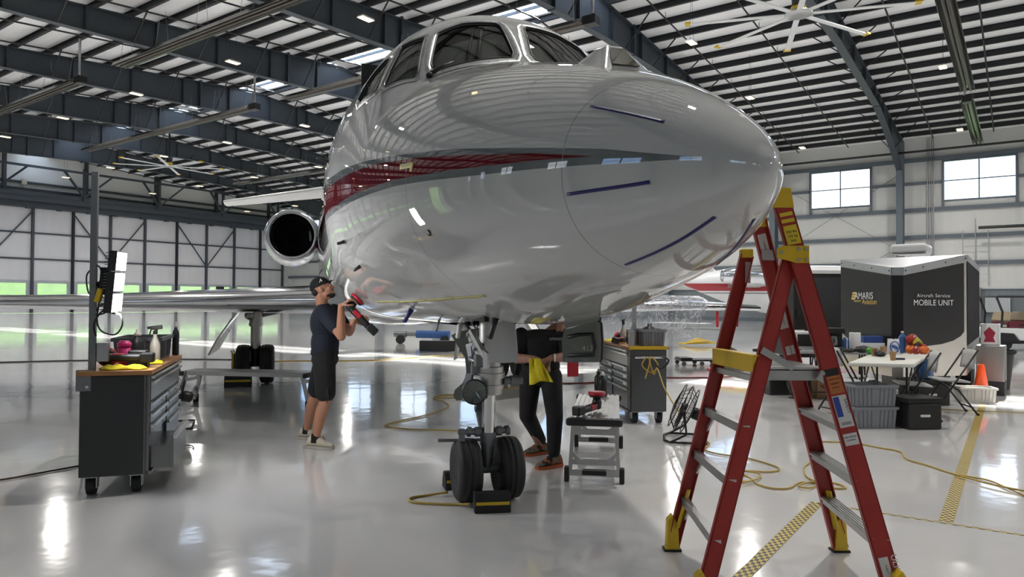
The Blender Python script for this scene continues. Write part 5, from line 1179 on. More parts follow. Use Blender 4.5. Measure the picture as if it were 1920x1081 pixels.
# clothes
shirt = [(shR, shR+(elR-shR)*.62, .072, .066), (shL, shL+(elL-shL)*.62, .072, .066)]
body('t_shirt', shirt, [(p1(-1.85, 7.0, 1.22), (.135, .19, .19)), (p1(-1.84, 7.0, 1.02), (.135, .172, .2)), (p1(-1.845, 7.01, .93), (.135, .175, .09)), (p1(-1.85, 7.0, 1.345), (.085, .19, .055)), (p1(-1.86, 7.0, 1.39), (.07, .075, .03))], M['navy'], man, .009, 4)
legs = [(hipR+V((0, 0, .03)), hipR+(knR-hipR)*.82, .112, .098), (hipL+V((0, 0, .03)), hipL+(knL-hipL)*.82, .112, .098)]
body('shorts', legs, [(p1(-1.845, 7.02, .86), (.13, .175, .1))], M['blackcloth'], man, .009, 4)
c = MB(); c.tube([p1(-1.775, 6.80, .6), p1(-1.77, 6.79, .5), p1(-1.76, 6.79, .46), p1(-1.75, 6.79, .5), p1(-1.76, 6.8, .6)], .005); c.build('drawstring', M['black'], man)
def headpart(x, y, z, r, m, name, R=HR1, c=None, par=man):
    mb = MB(); mb.ell((c or hc)+R @ V((x, y, z)), r, R, 16, 10); return mb.build(name, m, par)
# cap: crown and bill, hair, beard, eyes
cp = MB(); rows = []
for i in range(9):
    a = PI/2*i/8; rows.append([hc+HR1 @ V((-.014+.101*math.cos(a)*math.cos(t), .083*math.cos(a)*math.sin(t), .028+.098*math.sin(a))) for t in [2*PI*j/24 for j in range(24)]])
cp.grid(rows, closed=True); co = cp.build('cap', M['blackcloth'], man, solid=.004)
bl = MB(); rows = []
for i in range(7):
    u = i/6; rows.append([hc+HR1 @ V((.04+.085*u-.05*(abs(v)**2)*u-.03*abs(v)**2, .075*v*(1-.25*u), .035-.01*u+.012*(1-v*v))) for v in [-1+j/5 for j in range(11)]])
bl.grid(rows); bl.build('cap_bill', M['blackcloth'], co, solid=.005)
text('A', .05, M['white'], co, hc+HR1 @ V((.02, -.084, .055)), HR1 @ V((1, 0, 0)), HR1 @ V((0, .25, 1)), 'cap_logo', 'CENTER', .002, 1, .25)
mb = MB(); mb.ell(hc+HR1 @ V((-.072, 0, .0)), (.043, .068, .05), HR1); mb.build('hair', M['hair'], man)
mb = MB(); mb.ell(hc+HR1 @ V((.052, 0, -.098)), (.037, .041, .026), HR1); mb.ell(hc+HR1 @ V((.03, 0, -.086)), (.044, .056, .022), HR1); mb.ell(hc+HR1 @ V((.083, 0, -.051)), (.01, .027, .006), HR1)
mb.build('beard', M['hair'], man)
for sy in (-1, 1):
    o_ = headpart(.079, sy*.03, -.004, (.008, .012, .006), M['white'], 'eye'); mb = MB(); mb.ell(hc+HR1 @ V((.086, sy*.029, -.004)), (.003, .005, .005), HR1, 8, 6); mb.build('iris', M['hair'], o_); headpart(.084, sy*.03, .017, (.006, .02, .004), M['hair'], 'eyebrow')
def shoe(an, fwd, m, sole, par, k=1., name='shoe'):
    f = V(fwd).normalized(); l = V((-f.y, f.x, 0)); mb = MB(); rows = []
    prof_ = [(-.085, .028, .03), (-.075, .036, .1), (-.03, .038, .118), (.02, .04, .105), (.07, .045, .078), (.12, .047, .05), (.16, .04, .042), (.185, .022, .032)]
    for x, w_, h_ in prof_:
        rows.append([V((an.x, an.y, 0))+f*x*k+l*(w_*k*math.cos(a))+V((0, 0, .018+max(0., h_*k*(.5+.5*math.sin(a))) if math.sin(a) > -.9 else .018)) for a in [2*PI*j/16 for j in range(16)]])
    mb.loft(rows); o = mb.build(name, m, par, sub=1)
    mb = MB(); pl = []
    for x, w_, h_ in prof_: pl.append(V((an.x, an.y, 0))+f*(x*1.03)*k+l*(w_+.004)*k)
    for x, w_, h_ in prof_[::-1]: pl.append(V((an.x, an.y, 0))+f*(x*1.03)*k-l*(w_+.004)*k)
    n_ = len(pl); mb.add([p+V((0, 0, .001)) for p in pl]+[p+V((0, 0, .026)) for p in pl], [tuple(range(n_-1, -1, -1)), tuple(range(n_, 2*n_))]+[(i, (i+1) % n_, n_+(i+1) % n_, n_+i) for i in range(n_)]); mb.build('sole', sole, o)
    lc = MB()
    for i in range(4): x = .03+.022*i; z = .018+(.084-.010*i)*k; lc.tube([V((an.x, an.y, 0))+f*x*k+l*-.02*k+V((0, 0, z-.004)), V((an.x, an.y, 0))+f*(x+.012)*k+V((0, 0, z+.006)), V((an.x, an.y, 0))+f*x*k+l*.02*k+V((0, 0, z-.004))], .0035, 5)
    lc.build('laces', m, o); return o
sf = (.95, -.22, 0)
for an in (anR, anL):
    shoe(an, sf, M['canvas'], mat('worn white rubber', (.4, .38, .33), .7), man); mb = MB(); mb.cyl(an+V((0, 0, -.03)), an+V((.004, 0, .055)), .05, .042, 16); mb.build('sock', M['blackcloth'], man)
# ---- man behind the nose gear, head up behind the belly
P2 = V((.27, 6.45, 0))
man2 = thing('person', 'person in black clothes standing behind the nose gear folding a yellow cloth, head hidden', 'person', P2)
def p2(x, y, z): return V((x, y, z))-P2
hc2 = p2(.44, 6.47, 1.235); HE2, HR2 = head_ells(hc2, (-.35, -.85, -.5), (.1, -.45, .9), .93)
s2R, s2L = p2(.085, 6.45, 1.14), p2(.455, 6.47, 1.14)
e2R, e2L = p2(.04, 6.38, .93), p2(.50, 6.36, .95)
w2R, w2L = p2(.20, 6.16, .945), p2(.345, 6.16, .955)
h2R, h2L = p2(.175, 6.5, .76), p2(.36, 6.47, .76)
k2R, k2L = p2(.15, 6.52, .40), p2(.39, 6.36, .42)
a2R, a2L = p2(.32, 6.68, .085), p2(.375, 6.22, .085)
a2R = p2(.275, 6.74, .085)
caps = [(p2(.3, 6.47, 1.12), hc2, .055, .05), (s2R, e2R, .05, .042), (e2R, e2R+(w2R-e2R)*.35, .044, .044), (e2R+(w2R-e2R)*.35, w2R, .044, .029), (s2L, e2L, .05, .042), (e2L, e2L+(w2L-e2L)*.35, .044, .044), (e2L+(w2L-e2L)*.35, w2L, .044, .029),
        (h2R, k2R, .085, .056), (k2R, a2R, .056, .038), (h2L, k2L, .085, .056), (k2L, a2L, .056, .038), (a2R, a2R+V((-.09, -.05, -.045)), .036, .03), (a2L, a2L+V((-.09, -.05, -.045)), .036, .03)]
h2 = hand(w2R, (.75, -.25, -.35), (.2, .6, -.7), (.35, .5, .4), None, 1)+hand(w2L, (-.85, -.2, -.35), (-.1, .3, -.9), (.3, .45, .35), None, -1)
body('body', caps+h2, HE2+[(p2(.265, 6.47, .98), (.15, .105, .17)), (p2(.267, 6.48, .82), (.15, .11, .12))], M['skin2'], man2, .0065, 3)
body('t_shirt', [(s2R, s2R+(e2R-s2R)*.62, .07, .064), (s2L, s2L+(e2L-s2L)*.62, .07, .064)], [(p2(.268, 6.47, 1.01), (.19, .135, .18)), (p2(.268, 6.48, .86), (.178, .13, .13)), (p2(.27, 6.46, 1.135), (.2, .1, .06)), (p2(.38, 6.46, 1.15), (.085, .08, .05))], M['blackcloth'], man2, .009, 4)
body('trousers', [(h2R, k2R, .105, .078), (k2R, a2R+V((0, 0, .05)), .078, .058), (h2L, k2L, .105, .078), (k2L, a2L+V((0, 0, .05)), .078, .058)], [(p2(.268, 6.48, .77), (.17, .125, .1))], M['blackcloth'], man2, .009, 4)
text('AMARIS', .035, mat('pale grey print', (.3, .32, .35), .6), man2, p2(.335, 6.325, 1.1), (1, .12, 0), (0, .15, 1), 'shirt_logo')
mb = MB(); mb.ell(hc2+HR2 @ V((-.03, 0, .02)), (.085, .076, .08), HR2); mb.build('hair', M['hair'], man2)
mb = MB(); mb.tube([w2L+V((.03, 0, 0))+V((0, .033*math.cos(a), .033*math.sin(a))) for a in [2*PI*k/14 for k in range(14)]], .006, 6, closed=True); mb.build('wristband', M['white'], man2)
camo = mat('grey green patterned knit', (.1, .1, .07), .8, var=.6, scale=30); nt = camo.node_tree; q1 = nt.nodes.new('ShaderNodeTexVoronoi'); q1.inputs['Scale'].default_value = 38; q2 = nt.nodes.new('ShaderNodeValToRGB'); q2.color_ramp.interpolation = 'CONSTANT'
for pos_, c_ in ((.3, (.3, .09, .03, 1)), (.5, (.02, .02, .02, 1)), (.7, (.16, .15, .12, 1))): e_ = q2.color_ramp.elements.new(pos_); e_.color = c_
q2.color_ramp.elements[0].color = (.1, .1, .08, 1); q2.color_ramp.elements[-1].color = (.06, .07, .05, 1)
tq_ = nt.nodes.new('ShaderNodeTexCoord'); nt.links.new(tq_.outputs['Object'], q1.inputs['Vector']); nt.links.new(q1.outputs['Color'], q2.inputs[0]); nt.links.new(q2.outputs[0], nt.nodes['Principled BSDF'].inputs['Base Color'])
for an in (a2R, a2L): shoe(an, (-.78, -.55, 0), camo, mat('orange rubber sole', (.4, .08, .02), .6), man2, .98)
def hanging_cloth(o, label):
    mb = MB(); rows = []
    for i in range(12):
        u = i/11; rows.append([])
        for j in range(12):
            v = j/11-.5; w_ = .09+.11*u; rows[-1].append(V((v*w_+.06*u-.02, -.012*math.sin(9*v+3*u)-.015*math.sin(14*v)*u-.03*u, -.19*u+.03*v*u+.01*math.cos(7*v)+.05*abs(v)*(1-u))))
    mb.grid(rows); ob = mb.build('microfibre_cloth', M['yellow'], solid=.004); ob.location = o; return tag(ob, label, 'cloth')
hanging_cloth(V((.215, 6.085, .945)), 'yellow cloth held by the person behind the nose gear')

# ================================================================ service trailer with a V nose
def plate_mat():
    m = mat('diamond plate', (.6, .57, .52), .3, .85); nt = m.node_tree; N = nt.nodes; L = nt.links; b = N['Principled BSDF']
    tc = N.new('ShaderNodeTexCoord'); mp = N.new('ShaderNodeMapping'); mp.inputs['Rotation'].default_value = (.78, .78, .78); mp.inputs['Scale'].default_value = (22, 22, 22); L.new(tc.outputs['Object'], mp.inputs[0])
    vo = N.new('ShaderNodeTexChecker'); vo.inputs['Scale'].default_value = 1; L.new(mp.outputs[0], vo.inputs[0]); bp = N.new('ShaderNodeBump'); bp.inputs['Strength'].default_value = .6; bp.inputs['Distance'].default_value = .01; L.new(vo.outputs['Fac'], bp.inputs['Height']); L.new(bp.outputs[0], b.inputs['Normal']); return m
M['diamond'] = plate_mat()
M['tblack'] = mat('gloss black vinyl', (.012, .011, .012), .3, 0, .15, spec=.35)
M['tgold'] = mat('gold lettering', (.6, .42, .1), .4); M['twhite'] = mat('white lettering', (.75, .75, .75), .4)
TL, TCa, TCb, TR = V((5.666,12.200,2.188)), V((5.762,10.750,1.992)), V((5.904,10.700,1.991)), V((7.057,11.000,2.212))
TR2 = V((9.420,14.300,2.194)); TL2 = TL+(TR2-TR)
ORG_ = V((6.4, 11.4, 0))
trl = thing('service_trailer', 'black V-nosed service trailer with white lettering and a diamond plate skirt', 'trailer', ORG_)
def T_(p, z=None): q = V(p)-ORG_; return V((q.x, q.y, q.z if z is None else z))
ZB = .34
mb = MB(); ring = [TL, TCa, TCb, TR, TR2, TL2]; n_ = 6
lo_ = [T_(p, ZB) for p in ring]; hi_ = [T_(p, p.z-.02) for p in ring]; zt = 2.25
hi_[4].z = hi_[5].z = max(hi_[0].z, hi_[3].z)
mb.add(lo_+hi_, [tuple(range(5, -1, -1)), (6, 7, 8, 9), (6, 9, 10, 11)]+[(i, (i+1) % 6, 6+(i+1) % 6, 6+i) for i in range(6)]); mb.build('trailer_body', M['diamond'], trl)
mb = MB(); mb.add([p+V((0, 0, .012)) for p in hi_], [(0, 1, 2, 3), (0, 3, 4, 5)]); mb.build('roof', M['galv'], trl, solid=.02)
def on_face(a, b, u, z, off=.004):
    a, b = V((a.x, a.y, 0)), V((b.x, b.y, 0)); d = b-a; nrm = V((d.y, -d.x, 0)).normalized(); nrm = nrm if nrm.y < 0 else -nrm; p = a+d*u+nrm*off; return V((p.x, p.y, z))-ORG_
def black(a, b, pts, name='black_panel'):
    mb = MB(); mb.add([on_face(a, b, u, z) for u, z in pts], [tuple(range(len(pts)))]); return mb.build(name, M['tblack'], trl, solid=.004)
zt_ = lambda a, b, u: a.z+(b.z-a.z)*u-.12
black(TL, TCa, [(0, .98), (.06, .91), (.16, .85), (.35, .82), (1, .80), (1, zt_(TL, TCa, 1)), (0, zt_(TL, TCa, 0))])
black(TCa, TCb, [(0, .80), (1, .80), (1, zt_(TCa, TCb, 1)), (0, zt_(TCa, TCb, 0))])
black(TCb, TR, [(0, .80), (.35, .80), (.6, .83), (.78, .88), (.9, .95), (.955, 1.02), (.955, zt_(TCb, TR, .955)), (0, zt_(TCb, TR, 0))])
mb = MB()
for a, b in ((TL, TCa), (TCa, TCb), (TCb, TR)):
    P = [on_face(a, b, 0, a.z-.11, .008), on_face(a, b, 1, b.z-.11, .008), on_face(a, b, 1, b.z, .008), on_face(a, b, 0, a.z, .008)]; mb.add(P, [(0, 1, 2, 3)])
a, b = TR, TR2; mb.add([T_(TR, TR.z-.1)+V((.006, -.004, 0)), T_(TR2, hi_[4].z-.1)+V((.006, -.004, 0)), T_(TR2, hi_[4].z)+V((.006, -.004, 0)), T_(TR, TR.z)+V((.006, -.004, 0))], [(0, 1, 2, 3)])
o_ = mb.build('top_trim', M['galv'], trl, solid=.012); mb = MB()
for a, b in ((TL, TCa), (TCb, TR)):
    for u in (.03, .3, .65, .97): mb.cyl(on_face(a, b, u, a.z+(b.z-a.z)*u-.055, .012), on_face(a, b, u, a.z+(b.z-a.z)*u-.055, .02), .012, n=8)
mb.build('marker_screws', M['black'], o_)
mb = MB(); P = [T_(TR, .8)+V((.008, -.004, 0)), T_(TR2, .8)+V((.008, -.004, 0)), T_(TR2, hi_[4].z-.1)+V((.008, -.004, 0)), T_(TR, TR.z-.1)+V((.008, -.004, 0))]; mb.add(P, [(0, 1, 2, 3)]); mb.build('side_panel', mat('black side vinyl', (.012, .012, .013), .7, spec=.1), trl, solid=.004)
mb = MB(); mb.bb(-.35, .35, -.28, .28, 0, .17); o_ = mb.build('roof_air_conditioner', M['white'], trl, bevel=.05, seg=3); o_.location = T_(V((7.105,12.600,2.316))); o_.rotation_euler = (0, 0, .9)
dl = (TCa-TL); dl.z = 0; dr = (TR-TCb); dr.z = 0
def tx(body, h, px_pt, d, m, al='LEFT', sh=0., sp=1.): p = V(px_pt)-ORG_; nn = V((d.y, -d.x, 0)).normalized(); nn = nn if nn.y < 0 else -nn; text(body, h, m, trl, p+nn*.012, d.normalized(), (0, 0, 1), 'lettering', al, .001, sp, sh)
def onl(u, z): return on_face(TL, TCa, u, z, .006)+ORG_
def onr_(u, z): return on_face(TCb, TR, u, z, .006)+ORG_
tx('AMARIS', .155, onl(.315, 1.515), dl, M['twhite']); tx('PREMIUM', .05, onl(.30, 1.465), dl, M['tgold']); tx('Aviation', .125, onl(.46, 1.43), dl, M['tgold'], sh=.15)
for k in range(3):
    for j in range(2):
        mb = MB(); u = .235+.038*j+.012*k; z = 1.505+.045*k; mb.add([on_face(TL, TCa, u+q*.034+(zz_)*.010, z+zz_*.036, .012) for q, zz_ in ((0, 0), (1, 0), (1, 1), (0, 1))], [(0, 1, 2, 3)]); mb.build('logo_tile', M['tgold'], trl, solid=.002)
tx('Aircraft Service', .075, onr_(.46, 1.545), dr, M['twhite'], 'CENTER', 0, 1.25); tx('MOBILE UNIT', .125, onr_(.46, 1.42), dr, M['twhite'], 'CENTER')
mb = MB(); mb.bb(-.3, .4, -.4, .3, .1, .34); mb.cyl((-.2, -.75, .34), (-.2, -.3, .34), .05); mb.build('coupler', M['black'], trl); 
mb = MB()
for p in (.45, .62):
    c = T_(TR+(TR2-TR)*p, .33); d = (TR2-TR); d.z = 0; nn = V((d.y, -d.x, 0)).normalized(); mb.cyl(c+nn*-.25, c+nn*-.02, .33, n=24)
mb.build('wheel', M['tyre'], trl)
# second, plain black trailer behind it
t2 = thing('cargo_trailer', 'plain black cargo trailer with a white band left of the lettered trailer', 'trailer', V((6.430,14.860,0.000))); 
mb = MB(); mb.bb(-.52, .62, 0, 1.3, .3, 2.08); mb.build('trailer_body', M['tblack'], t2, bevel=.02); mb = MB(); mb.bb(-.53, .63, -.012, 1.3, 2.06, 2.13); mb.build('top_trim', M['white'], t2); mb = MB(); mb.bb(-.53, -.3, -.012, 0, .72, .88); mb.build('white_band', M['white'], t2); mb = MB(); mb.bb(.0, .5, -.018, 0, .72, .88); mb.build('white_band', M['white'], t2)
mb = MB(); mb.bb(-.15, .45, -.014, 0, .95, 1.98); o_ = mb.build('door', mat('satin black panel', (.035, .038, .045), .3), t2); mb = MB(); mb.bb(-.46, -.4, -.05, 0, 1.15, 1.3); mb.build('door_latch', M['black'], o_)
mb = MB(); mb.cyl((-.45, .7, .3), (-.25, .7, .3), .3, n=24); mb.build('wheel', M['tyre'], t2)
# ---------------------------------------------------------------- folding tables and chairs
M['tabletop'] = mat('white moulded plastic', (.66, .66, .6), .45, bump=.05); M['chairw'] = mat('white chair plastic', (.5, .5, .5), .45); M['tabgrey'] = mat('grey moulded plastic', (.33, .34, .35), .5)
def table(c4, H_, m, label):
    c4 = [V((p[0], p[1], 0)) for p in c4]; o = sum(c4, V())/4; t = thing('folding_table', label, 'table', o)
    mb = MB(); q = [p-o for p in c4]; mb.add([p+V((0, 0, H_-.045)) for p in q]+[p+V((0, 0, H_)) for p in q], [(3, 2, 1, 0), (4, 5, 6, 7)]+[(i, (i+1) % 4, 4+(i+1) % 4, 4+i) for i in range(4)]); mb.build('tabletop', m, t, bevel=.012)
    ins = [p*.7 for p in q]
    for i in range(4): mb = MB(); mb.cyl(ins[i]+V((0, 0, 0)), ins[i]+V((0, 0, H_-.04)), .014, n=8); mb.build('leg', M['black'], t)
    mb = MB(); mb.cyl(ins[0]+V((0, 0, .12)), ins[1]+V((0, 0, .12)), .012, n=8); mb.cyl(ins[2]+V((0, 0, .12)), ins[3]+V((0, 0, .12)), .012, n=8)
    for i, j in ((0, 3), (1, 2)): mb.cyl(ins[i]+V((0, 0, .35)), (ins[i]+ins[j])/2+V((0, 0, H_-.05)), .01, n=6); mb.cyl(ins[j]+V((0, 0, .35)), (ins[i]+ins[j])/2+V((0, 0, H_-.05)), .01, n=6)
    mb.build('leg_brace', M['black'], t); return t
table([(4.016,8.472,0.740), (4.714,8.311,0.740), (5.819,9.891,0.740), (5.084,10.024,0.740)], .74, M['tabletop'], 'white folding table with fruit and paper cups in front of the trailer')
table([(4.235,10.478,0.740), (5.218,10.351,0.740), (5.724,11.154,0.740), (4.751,11.375,0.740)], .74, M['tabgrey'], 'grey folding table with a paper towel roll behind the white table')
def chair(loc, rz, label):
    """faces local +x"""
    t = thing('folding_chair', label, 'chair', loc, rz, 'white folding chairs'); W = .42
    mb = MB(); mb.box((0, 0, .44), (.38, .4, .025), rotm(0, -.06)); mb.build('seat', M['chairw'], t, bevel=.01)
    mb = MB(); rows = [[(-.235-.035*i/4-.03*(1-(j/4-1)**2)+.02, W/2*(j/4-1)*.93, .6+.25*i/4*(1-.12*abs(j/4-1)**4)) for j in range(9)] for i in range(5)]; mb.grid(rows); mb.build('backrest', M['chairw'], t, solid=.02)
    mb = MB()
    for s in (-1, 1): mb.tube([(.26, s*W/2, .0), (-.02, s*W/2, .45), (-.27, s*W/2, .85)], .012, 8)
    mb.cyl((.2, -W/2, .12), (.2, W/2, .12), .01, n=6); mb.build('front_leg', M['black'], t)
    mb = MB()
    for s in (-1, 1): mb.tube([(-.28, s*(W/2-.03), .0), (-.05, s*(W/2-.03), .32), (.12, s*(W/2-.03), .43)], .012, 8); mb.ell((-.28, s*(W/2-.03), .012), .018, n=8, m=6); mb.ell((.26, s*W/2, .012), .018, n=8, m=6)
    mb.cyl((-.22, -W/2+.03, .1), (-.22, W/2-.03, .1), .01, n=6); mb.build('rear_leg', M['black'], t); return t
chair(V((4.28, 9.15, 0)), .25, 'white folding chair at the left of the white table, nearer to the camera'); chair(V((4.62, 9.8, 0)), .25, 'white folding chair at the left of the white table, nearer to the trailer')
chair(V((5.05, 8.95, 0)), PI-.3, 'white folding chair tucked under the right side of the white table'); chair(V((5.82, 9.45, 0)), PI-.2, 'white folding chair standing clear at the far right of the table')
# ---------------------------------------------------------------- things on the tables
M['kraft'] = mat('kraft cup', (.4, .24, .12), .7)
def cup(loc, label): t = thing('paper_cup', label, 'cup', loc, 0, 'kraft paper cups'); mb = MB(); mb.lathe([(.028, 0), (.04, .105), (.042, .108), (.038, .108), (.027, .004)], 20); mb.build('cup', M['kraft'], t); mb = MB(); mb.lathe([(.0375, .096), (.001, .096)], 20, cap=False); mb.build('drink', M['print'], t); return t
cup(V((4.745,8.833,0.740)), 'brown paper cup nearest to the camera on the white table'); cup(V((4.865,9.523,0.740)), 'brown paper cup by the green bag on the white table'); cup(V((5.148,9.831,0.740)), 'brown paper cup beside the white and blue bag')
t_ = thing('snack_bag', 'white and blue bag standing on the white table', 'bag', V((5.296,9.844,0.740)), -.15); mb = MB(); rows = []
for i in range(9):
    u = i/8; rows.append([(.085*math.copysign(abs(math.cos(a))**.7, math.cos(a))*(1-.1*u), .045*math.sin(a)*(1-u**3)+.001*math.sin(a), .21*u+.012*math.sin(6*a)*u) for a in [2*PI*j/20 for j in range(20)]])
mb.loft(rows); mb.build('bag', M['white'], t_); mb = MB(); mb.tube([(.058*math.cos(a), -.052, .105+.075*math.sin(a)) for a in [2*PI*k/24 for k in range(24)]], .008, 5, closed=True); mb.box((0, -.049, .105), (.085, .004, .03), rotm(0, .5)); mb.build('printed_oval', mat('blue print', (.02, .09, .4), .5), t_)
M['watb'] = mat('blue water bottle plastic', (.03, .1, .28), .15, 0, .5)
def jug(loc, r, h, label, name='water_jug'):
    t = thing(name, label, 'bottle', loc); mb = MB(); pr = [(r*.9, 0), (r, .01)]+[(r*(1-.03*(k % 2)), h*(.05+.06*k)) for k in range(1, 11)]+[(r*.9, h*.76), (r*.5, h*.88), (r*.3, h*.92), (r*.3, h)]; mb.lathe(pr, 24); mb.build('bottle', M['watb'], t); mb = MB(); mb.lathe([(r*.33, h*.95), (r*.33, h*1.03), (0, h*1.03)], 16); mb.build('cap', M['white'], t); return t
jug(V((5.603,10.174,0.740)), .055, .30, 'tall blue water bottle on the white table beside the fruit bag'); jug(V((5.95, 10.25, .365)), .13, .36, 'large blue water cooler jug standing low behind the folding chair')
M['orange'] = mat('orange peel', (.7, .16, .01), .5); M['banana'] = mat('banana skin', (.4, .38, .04), .5, var=.3, scale=20); M['bagred'] = mat('red and black packaging', (.35, .03, .02), .3, var=.9, scale=18); M['bagor'] = mat('orange crisp packaging', (.7, .15, .02), .3, var=.5, scale=22)
fc = V((5.714,9.980,0.740))
orr = random.Random(4)
def crumple(loc, size, m, label, seed, rz=0, name='snack_packet'):
    rr = random.Random(seed); mb = MB(); rows = []
    for i in range(9):
        a0 = -PI/2+PI*i/8; rows.append([])
        for j in range(16): a = 2*PI*j/16; k = 1+rr.uniform(-.14, .14); rows[-1].append((size[0]*math.cos(a0)*math.cos(a)*k, size[1]*math.cos(a0)*math.sin(a)*k, size[2]*(1+math.sin(a0)*k)))
    mb.loft(rows, sm=False); o = mb.build(name, m, sub=0); o.location = loc; o.rotation_euler = (0, 0, rz); return tag(o, label, 'packet')
crumple(fc+V((-.07, .06, 0)), (.07, .06, .06), M['orange'], 'orange packet at the bottom left of the snack heap', 1); crumple(fc+V((.06, -.03, 0)), (.09, .05, .055), M['bagor'], 'bright orange packet at the front of the snack heap', 2); crumple(fc+V((.1, .07, .0)), (.07, .06, .07), M['bagred'], 'dark red packet at the right of the snack heap', 3); crumple(fc+V((-.035, .08, .12)), (.085, .06, .075), M['bagred'], 'red packet on top of the snack heap', 5); crumple(fc+V((-.05, -.05, 0)), (.06, .04, .05), M['bagred'], 'small dark packet at the front left of the snack heap', 6)
for k in range(4):
    mb = MB(); pts = [fc+V((-.06+.13*u, -.0+.022*k, .135+.05*math.sin(PI*u)+.012*k)) for u in [i/8 for i in range(9)]]; mb.tube(pts, [.006, .014, .018, .02, .02, .02, .018, .013, .005], 8); tag(mb.build('banana', M['banana']), 'greenish yellow banana in the bunch on the snack heap', 'banana', 'bananas on the snack heap')
mb = MB(); mb.box((0, 0, .012), (.11, .06, .024)); o_ = tag(mb.build('key_pouch', M['black'], bevel=.008), 'small black pouch beside the nearest paper cup', 'pouch'); o_.location = V((4.881,8.923,0.740))
crumple(V((4.898,9.435,0.740)), (.08, .05, .035), M['black'], 'black bag lying on the table edge behind the paper cups', 11, 0, 'bag'); crumple(V((4.963,9.815,0.740)), (.07, .05, .05), mat('green packaging', (.05, .3, .02), .4, var=.6, scale=15), 'bright green bag between the paper towel roll and cups', 12, .5, 'bag')
t_ = thing('paper_towel_roll', 'white paper towel roll standing on the grey table', 'paper roll', V((5.110,10.561,0.740))); mb = MB(); mb.lathe([(.02, 0), (.075, 0), (.078, .005), (.078, .265), (.075, .27), (.02, .27)], 28); mb.build('roll', M['paper'], t_); mb = MB(); mb.lathe([(.021, .0), (.021, .272)], 14); mb.build('core', M['cardboard'], t_)
crumple(V((5.011,10.120,0.740)), (.12, .06, .05), M['black'], 'black duffel bag lying in front of the paper towel roll', 13, .2, 'bag')
mb = MB(); mb.box((0, 0, .05), (.3, .2, .1)); o_ = tag(mb.build('storage_box', mat('blue lid plastic', (.02, .06, .25), .4), bevel=.01), 'flat blue box at the back behind the green bag', 'box'); o_.location = V((0, 0, 0)); mb = MB(); mb.box((0, 0, .05), (.34, .24, .1)); o2 = tag(mb.build('storage_box', M['white'], bevel=.01), 'flat white box under the blue box at the back', 'box'); o2.location = V((5.537,10.951,0.740)); o_.location = o2.location+V((0, 0, .101))
t_ = thing('coffee_maker', 'black and silver coffee machine on the grey table', 'coffee machine', V((4.753,10.527,0.740)), -.1); mb = MB(); mb.bb(-.16, .16, -.1, .12, 0, .06); mb.bb(-.16, .16, .02, .12, .06, .3); mb.bb(-.16, .16, -.1, .12, .26, .34); mb.build('machine_body', M['black'], t_, bevel=.012); mb = MB(); mb.lathe([(.05, .06), (.07, .09), (.06, .2), (.065, .22)], 18, (0, -.03, 0)); mb.build('carafe', M['drawer'], t_)
t_ = thing('microwave', 'white and black microwave box on the grey table', 'microwave', V((4.499,10.731,0.740)), -.1); mb = MB(); mb.bb(-.2, .2, 0, .3, 0, .27); mb.build('microwave_body', M['white'], t_, bevel=.012); mb = MB(); mb.bb(-.17, .08, -.012, 0, .05, .23); mb.build('microwave_door', M['print'], t_)
for k in range(4):
    jug(V((5.099,10.790,0.740))+V((-.1+.072*k, .02*(k % 2), 0)), .032, .2, 'small blue and clear water bottle in the row beside the paper towel roll', 'water_bottle')['group'] = 'small water bottles on the grey table'
crumple(V((4.798,10.153,0.740)), (.18, .06, .03), M['black'], 'flat black tool bag along the front edge of the grey table', 14, .1, 'bag')
# ---------------------------------------------------------------- bins and boxes on the floor
tote(V((4.2, 8.38, 0)), .1, (.5, .36, .25), 'lower grey tote of the stack beside the ladder', M['totel'], group='grey stacked totes'); tote(V((4.2, 8.38, .251)), .1, (.5, .36, .25), 'upper grey tote of the stack beside the ladder', M['totel'], group='grey stacked totes')
def lidbox(loc, rz, s, label, lab=True):
    t = thing('storage_tote', label, 'tote', loc, rz); w_, d_, h_ = s; mb = MB(); mb.box((0, 0, h_*.42), (w_*.94, d_*.94, h_*.84)); mb.build('tote_body', M['black'], t, bevel=.02); mb = MB(); mb.box((0, 0, h_*.92), (w_, d_, h_*.16)); mb.bb(-w_*.4, w_*.4, -d_*.4, d_*.4, h_*.98, h_*1.01); mb.build('lid', M['blackm'], t, bevel=.015)
    if lab: mb = MB(); mb.bb(-.06, .06, -d_*.475, -d_*.465, h_*.4, h_*.48); mb.build('paper_label', M['paper'], t)
    for sx in (-1, 1): mb = MB(); mb.box((sx*w_*.49, 0, h_*.82), (.02, .1, .05)); mb.build('latch', M['black'], t)
    return t
lidbox(V((4.74, 8.34, 0)), .1, (.44, .38, .36), 'black lidded tote with a white label in front of the white table')
lidbox(V((5.95, 10.25, 0)), .1, (.56, .42, .36), 'black lidded tote with a large white label under the water jug'); lidbox(V((4.28, 11.3, 0)), 0, (.5, .42, .4), 'black lidded tote seen between the ladder legs', False)
crumple(V((4.36, 10.75, 0)), (.18, .16, .2), M['black'], 'black rucksack on the floor beside the cardboard box', 21, 0, 'rucksack')
t_ = thing('cardboard_box', 'brown cardboard box with a printed curved arrow under the grey table', 'box', V((4.82, 10.9, 0)), .1); mb = MB(); mb.bb(-.22, .22, -.16, .16, 0, .34); mb.build('carton', M['cardboard'], t_, bevel=.006); mb = MB(); mb.tube(smooth_path([(-.16, -.163, .2), (-.05, -.163, .13), (.06, -.163, .12), (.13, -.163, .17)]), .008, 5); mb.tube([(.09, -.163, .175), (.14, -.163, .18), (.14, -.163, .13)], .006, 5); mb.build('printed_arrow', M['print'], t_)
